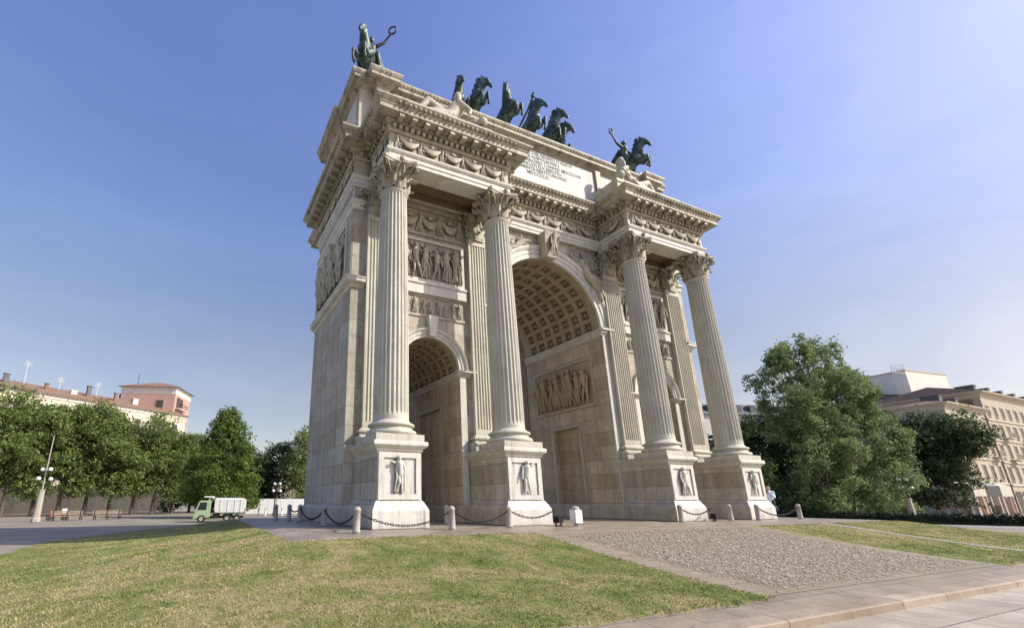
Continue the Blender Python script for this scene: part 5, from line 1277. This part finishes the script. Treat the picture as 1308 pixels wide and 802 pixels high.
for x in (-4.25, -1.75, -.75):
    for s in (-1, 1):
        q = MB(); n = 22; pr = [(.20, .1), (.36, .12), (.38, .05), (.38, -.05), (.36, -.12), (.2, -.1)]
        vs = [(x + r * math.cos(2 * PI * i / n), s * .82 + o_, .39 + r * math.sin(2 * PI * i / n)) for r, o_ in pr for i in range(n)]
        q.add(vs, [(k * n + i, k * n + (i + 1) % n, (k + 1) * n + (i + 1) % n, (k + 1) * n + i) for k in range(5) for i in range(n)], True); wh = q.build('wheel', M['tyre'], tk)
        q = MB(); vs = [(x + r * math.cos(2 * PI * i / n), s * (.82 + o_), .39 + r * math.sin(2 * PI * i / n)) for r, o_ in ((.2, .1), (.17, .05), (.08, .06), (.01, .1)) for i in range(n)]
        q.add(vs, [(k * n + i, k * n + (i + 1) % n, (k + 1) * n + (i + 1) % n, (k + 1) * n + i) for k in range(3) for i in range(n)], True); q.build('rim', M['lampstone'], wh)

# ------------------------------------------------------------------ the visitor by the last pedestal
pe = thing('person', 'person in a light blue shirt and dark trousers raising a phone beside the last pedestal', 'person', (12.55, -.55, 0), R(195))
def body():
    mb = MB(); C = lambda a, r0, b_, r1: mb.cone(a, r0, b_, r1, 12)   # faces +x
    C((0, 0, .95), .135, (0, 0, 1.15), .125); C((0, 0, 1.15), .125, (.0, 0, 1.36), .15); C((0, .14, 1.42), .07, (0, -.14, 1.42), .07)
    C((.0, 0, 1.46), .055, (.03, 0, 1.58), .052); C((.05, 0, 1.64), .09, (.03, 0, 1.69), .095); C((.09, 0, 1.58), .05, (.06, 0, 1.6), .06); C((.145, 0, 1.635), .016, (.155, 0, 1.62), .016)
    for s in (-1, 1):
        C((.03, s * .095, 1.635), .022, (.02, s * .1, 1.64), .022)
        C((0, s * .09, .93), .1, (.03, s * .1, .5), .065); C((.03, s * .1, .5), .06, (-.02 + .06 * s, s * .1, .1), .04); C((-.02 + .06 * s, s * .1, .05), .045, (.14 + .06 * s, s * .11, .03), .035)
        C((0, s * .19, 1.4), .055, (.08, s * .23, 1.13), .045); C((.08, s * .23, 1.13), .042, (.3, s * .12, 1.36), .032)
        C((.3, s * .12, 1.36), .034, (.36, s * .08, 1.42), .03)
        for f in range(4): C((.36, s * (.06 + .0), 1.44 - f * .022), .011, (.41 - .004 * f, s * .03, 1.455 - f * .024), .008)
        C((.34, s * .07, 1.44), .012, (.36, s * .045, 1.49), .009)
    return mb
link('body', sculpt(body(), .009, 2, 'body'), M['skin'], pe)
mb = MB(); C = lambda a, r0, b_, r1: mb.cone(a, r0, b_, r1, 12)
C((0, 0, .92), .16, (0, 0, 1.15), .145); C((0, 0, 1.15), .145, (0, 0, 1.36), .17); C((0, .15, 1.41), .085, (0, -.15, 1.41), .085)
for s in (-1, 1): C((0, s * .19, 1.4), .075, (.08, s * .235, 1.13), .062); C((.08, s * .235, 1.13), .058, (.24, s * .155, 1.3), .046)
link('shirt', sculpt(mb, .014, 2, 'shirt'), M['shirt'], pe)
mb = MB(); C = lambda a, r0, b_, r1: mb.cone(a, r0, b_, r1, 12)
C((0, .05, .93), .145, (0, -.05, .93), .145)
for s in (-1, 1): C((0, s * .09, .9), .118, (.03, s * .1, .5), .085); C((.03, s * .1, .5), .082, (-.02 + .06 * s, s * .1, .1), .065)
link('trousers', sculpt(mb, .014, 2, 'trousers'), M['trousers'], pe)
mb = MB(); mb.cone((.02, 0, 1.7), .1, (0, 0, 1.69), .098, 12); mb.cone((-.03, 0, 1.66), .085, (-.03, 0, 1.6), .07, 12)
link('hair', sculpt(mb, .014, 1, 'hair'), M['hair'], pe)
ph = thing('phone', 'dark phone held up in both hands by the person beside the last pedestal', 'phone', (12.55 + .42 * math.cos(R(195)), -.55 + .42 * math.sin(R(195)), 1.41), R(195))
MB().box(-.006, .006, -.04, .04, -.07, .08).build('case', M['iron'], ph); MB().box(-.009, -.0065, -.036, .036, -.062, .072).build('screen', M['glass'], ph)

# ------------------------------------------------------------------ small things under the left trees
def car(label, loc, rz, col):
    c = thing('parked_car', label, 'car', loc, rz)
    b_ = prism([(-2.1, .3), (-2.12, .62), (-1.95, .8), (-1.1, .9), (-.5, 1.42), (.9, 1.45), (1.65, .98), (2.05, .9), (2.1, .35)], -.84, .84).build('body', col, c)
    m_ = b_.modifiers.new('bevel', 'BEVEL'); m_.width = .06; m_.segments = 2
    for sgn in (-1, 1):
        y = sgn * .845; MB().add([(-.98, y, .93), (-.48, y, 1.36), (.85, y, 1.38), (1.4, y, .98)], [(0, 1, 2, 3)]).build('side_window', M['glass'], c)
        for x in (-1.35, 1.3):
            q = MB(); n = 18; pr = [(.18, .1), (.29, .1), (.31, .05), (.31, -.05), (.29, -.1)]
            q.add([(x + r * math.cos(2 * PI * i / n), sgn * .78 + o_, .31 + r * math.sin(2 * PI * i / n)) for r, o_ in pr for i in range(n)], [(k * n + i, k * n + (i + 1) % n, (k + 1) * n + (i + 1) % n, (k + 1) * n + i) for k in range(4) for i in range(n)], True); wh = q.build('wheel', M['tyre'], c)
            q = MB(); q.add([(x + .18 * math.cos(2 * PI * i / n), sgn * .86, .31 + .18 * math.sin(2 * PI * i / n)) for i in range(n)], [tuple(range(n))]); q.build('rim', M['silver'], wh)
    MB().add([(-1.06, -.72, .94), (-.54, -.66, 1.38), (-.54, .66, 1.38), (-1.06, .72, .94)], [(0, 1, 2, 3)]).build('windscreen', M['glass'], c)
    return c
car('white car parked at the far left edge under the trees', (-40.6, 52.0, -1.0), R(28), M['whitepaint'])
mo = thing('scooter', 'parked red scooter with a white rear box right of the tall lamp pillar', 'scooter', (-30.0, 44.2, -1.0), R(20))
q = MB(); q.cone((-.2, 0, .55), .16, (.55, 0, .62), .17, 10); q.cone((-.45, 0, .35), .1, (-.62, 0, 1.0), .07, 8); q.cone((-.2, 0, .3), .1, (-.5, 0, .34), .1, 8)
link('body', sculpt(q, .03, 2, 'body'), M['red'], mo)
for x in (-.65, .6):
    q = MB(); q.tube([(x + .2 * math.cos(2 * PI * i / 18), 0, .26 + .2 * math.sin(2 * PI * i / 18)) for i in range(18)], .055, 7, True); q.ball((x, 0, .26), .1); q.build('wheel', M['tyre'], mo)
q = MB(); q.tube([(-.62, -.3, 1.05), (-.62, .3, 1.05)], .025, 6); q.build('handlebar', M['iron'], mo)
q = MB(); q.box(.35, .8, -.22, .22, .78, 1.15); q.build('rear_box', M['whitepaint'], mo)
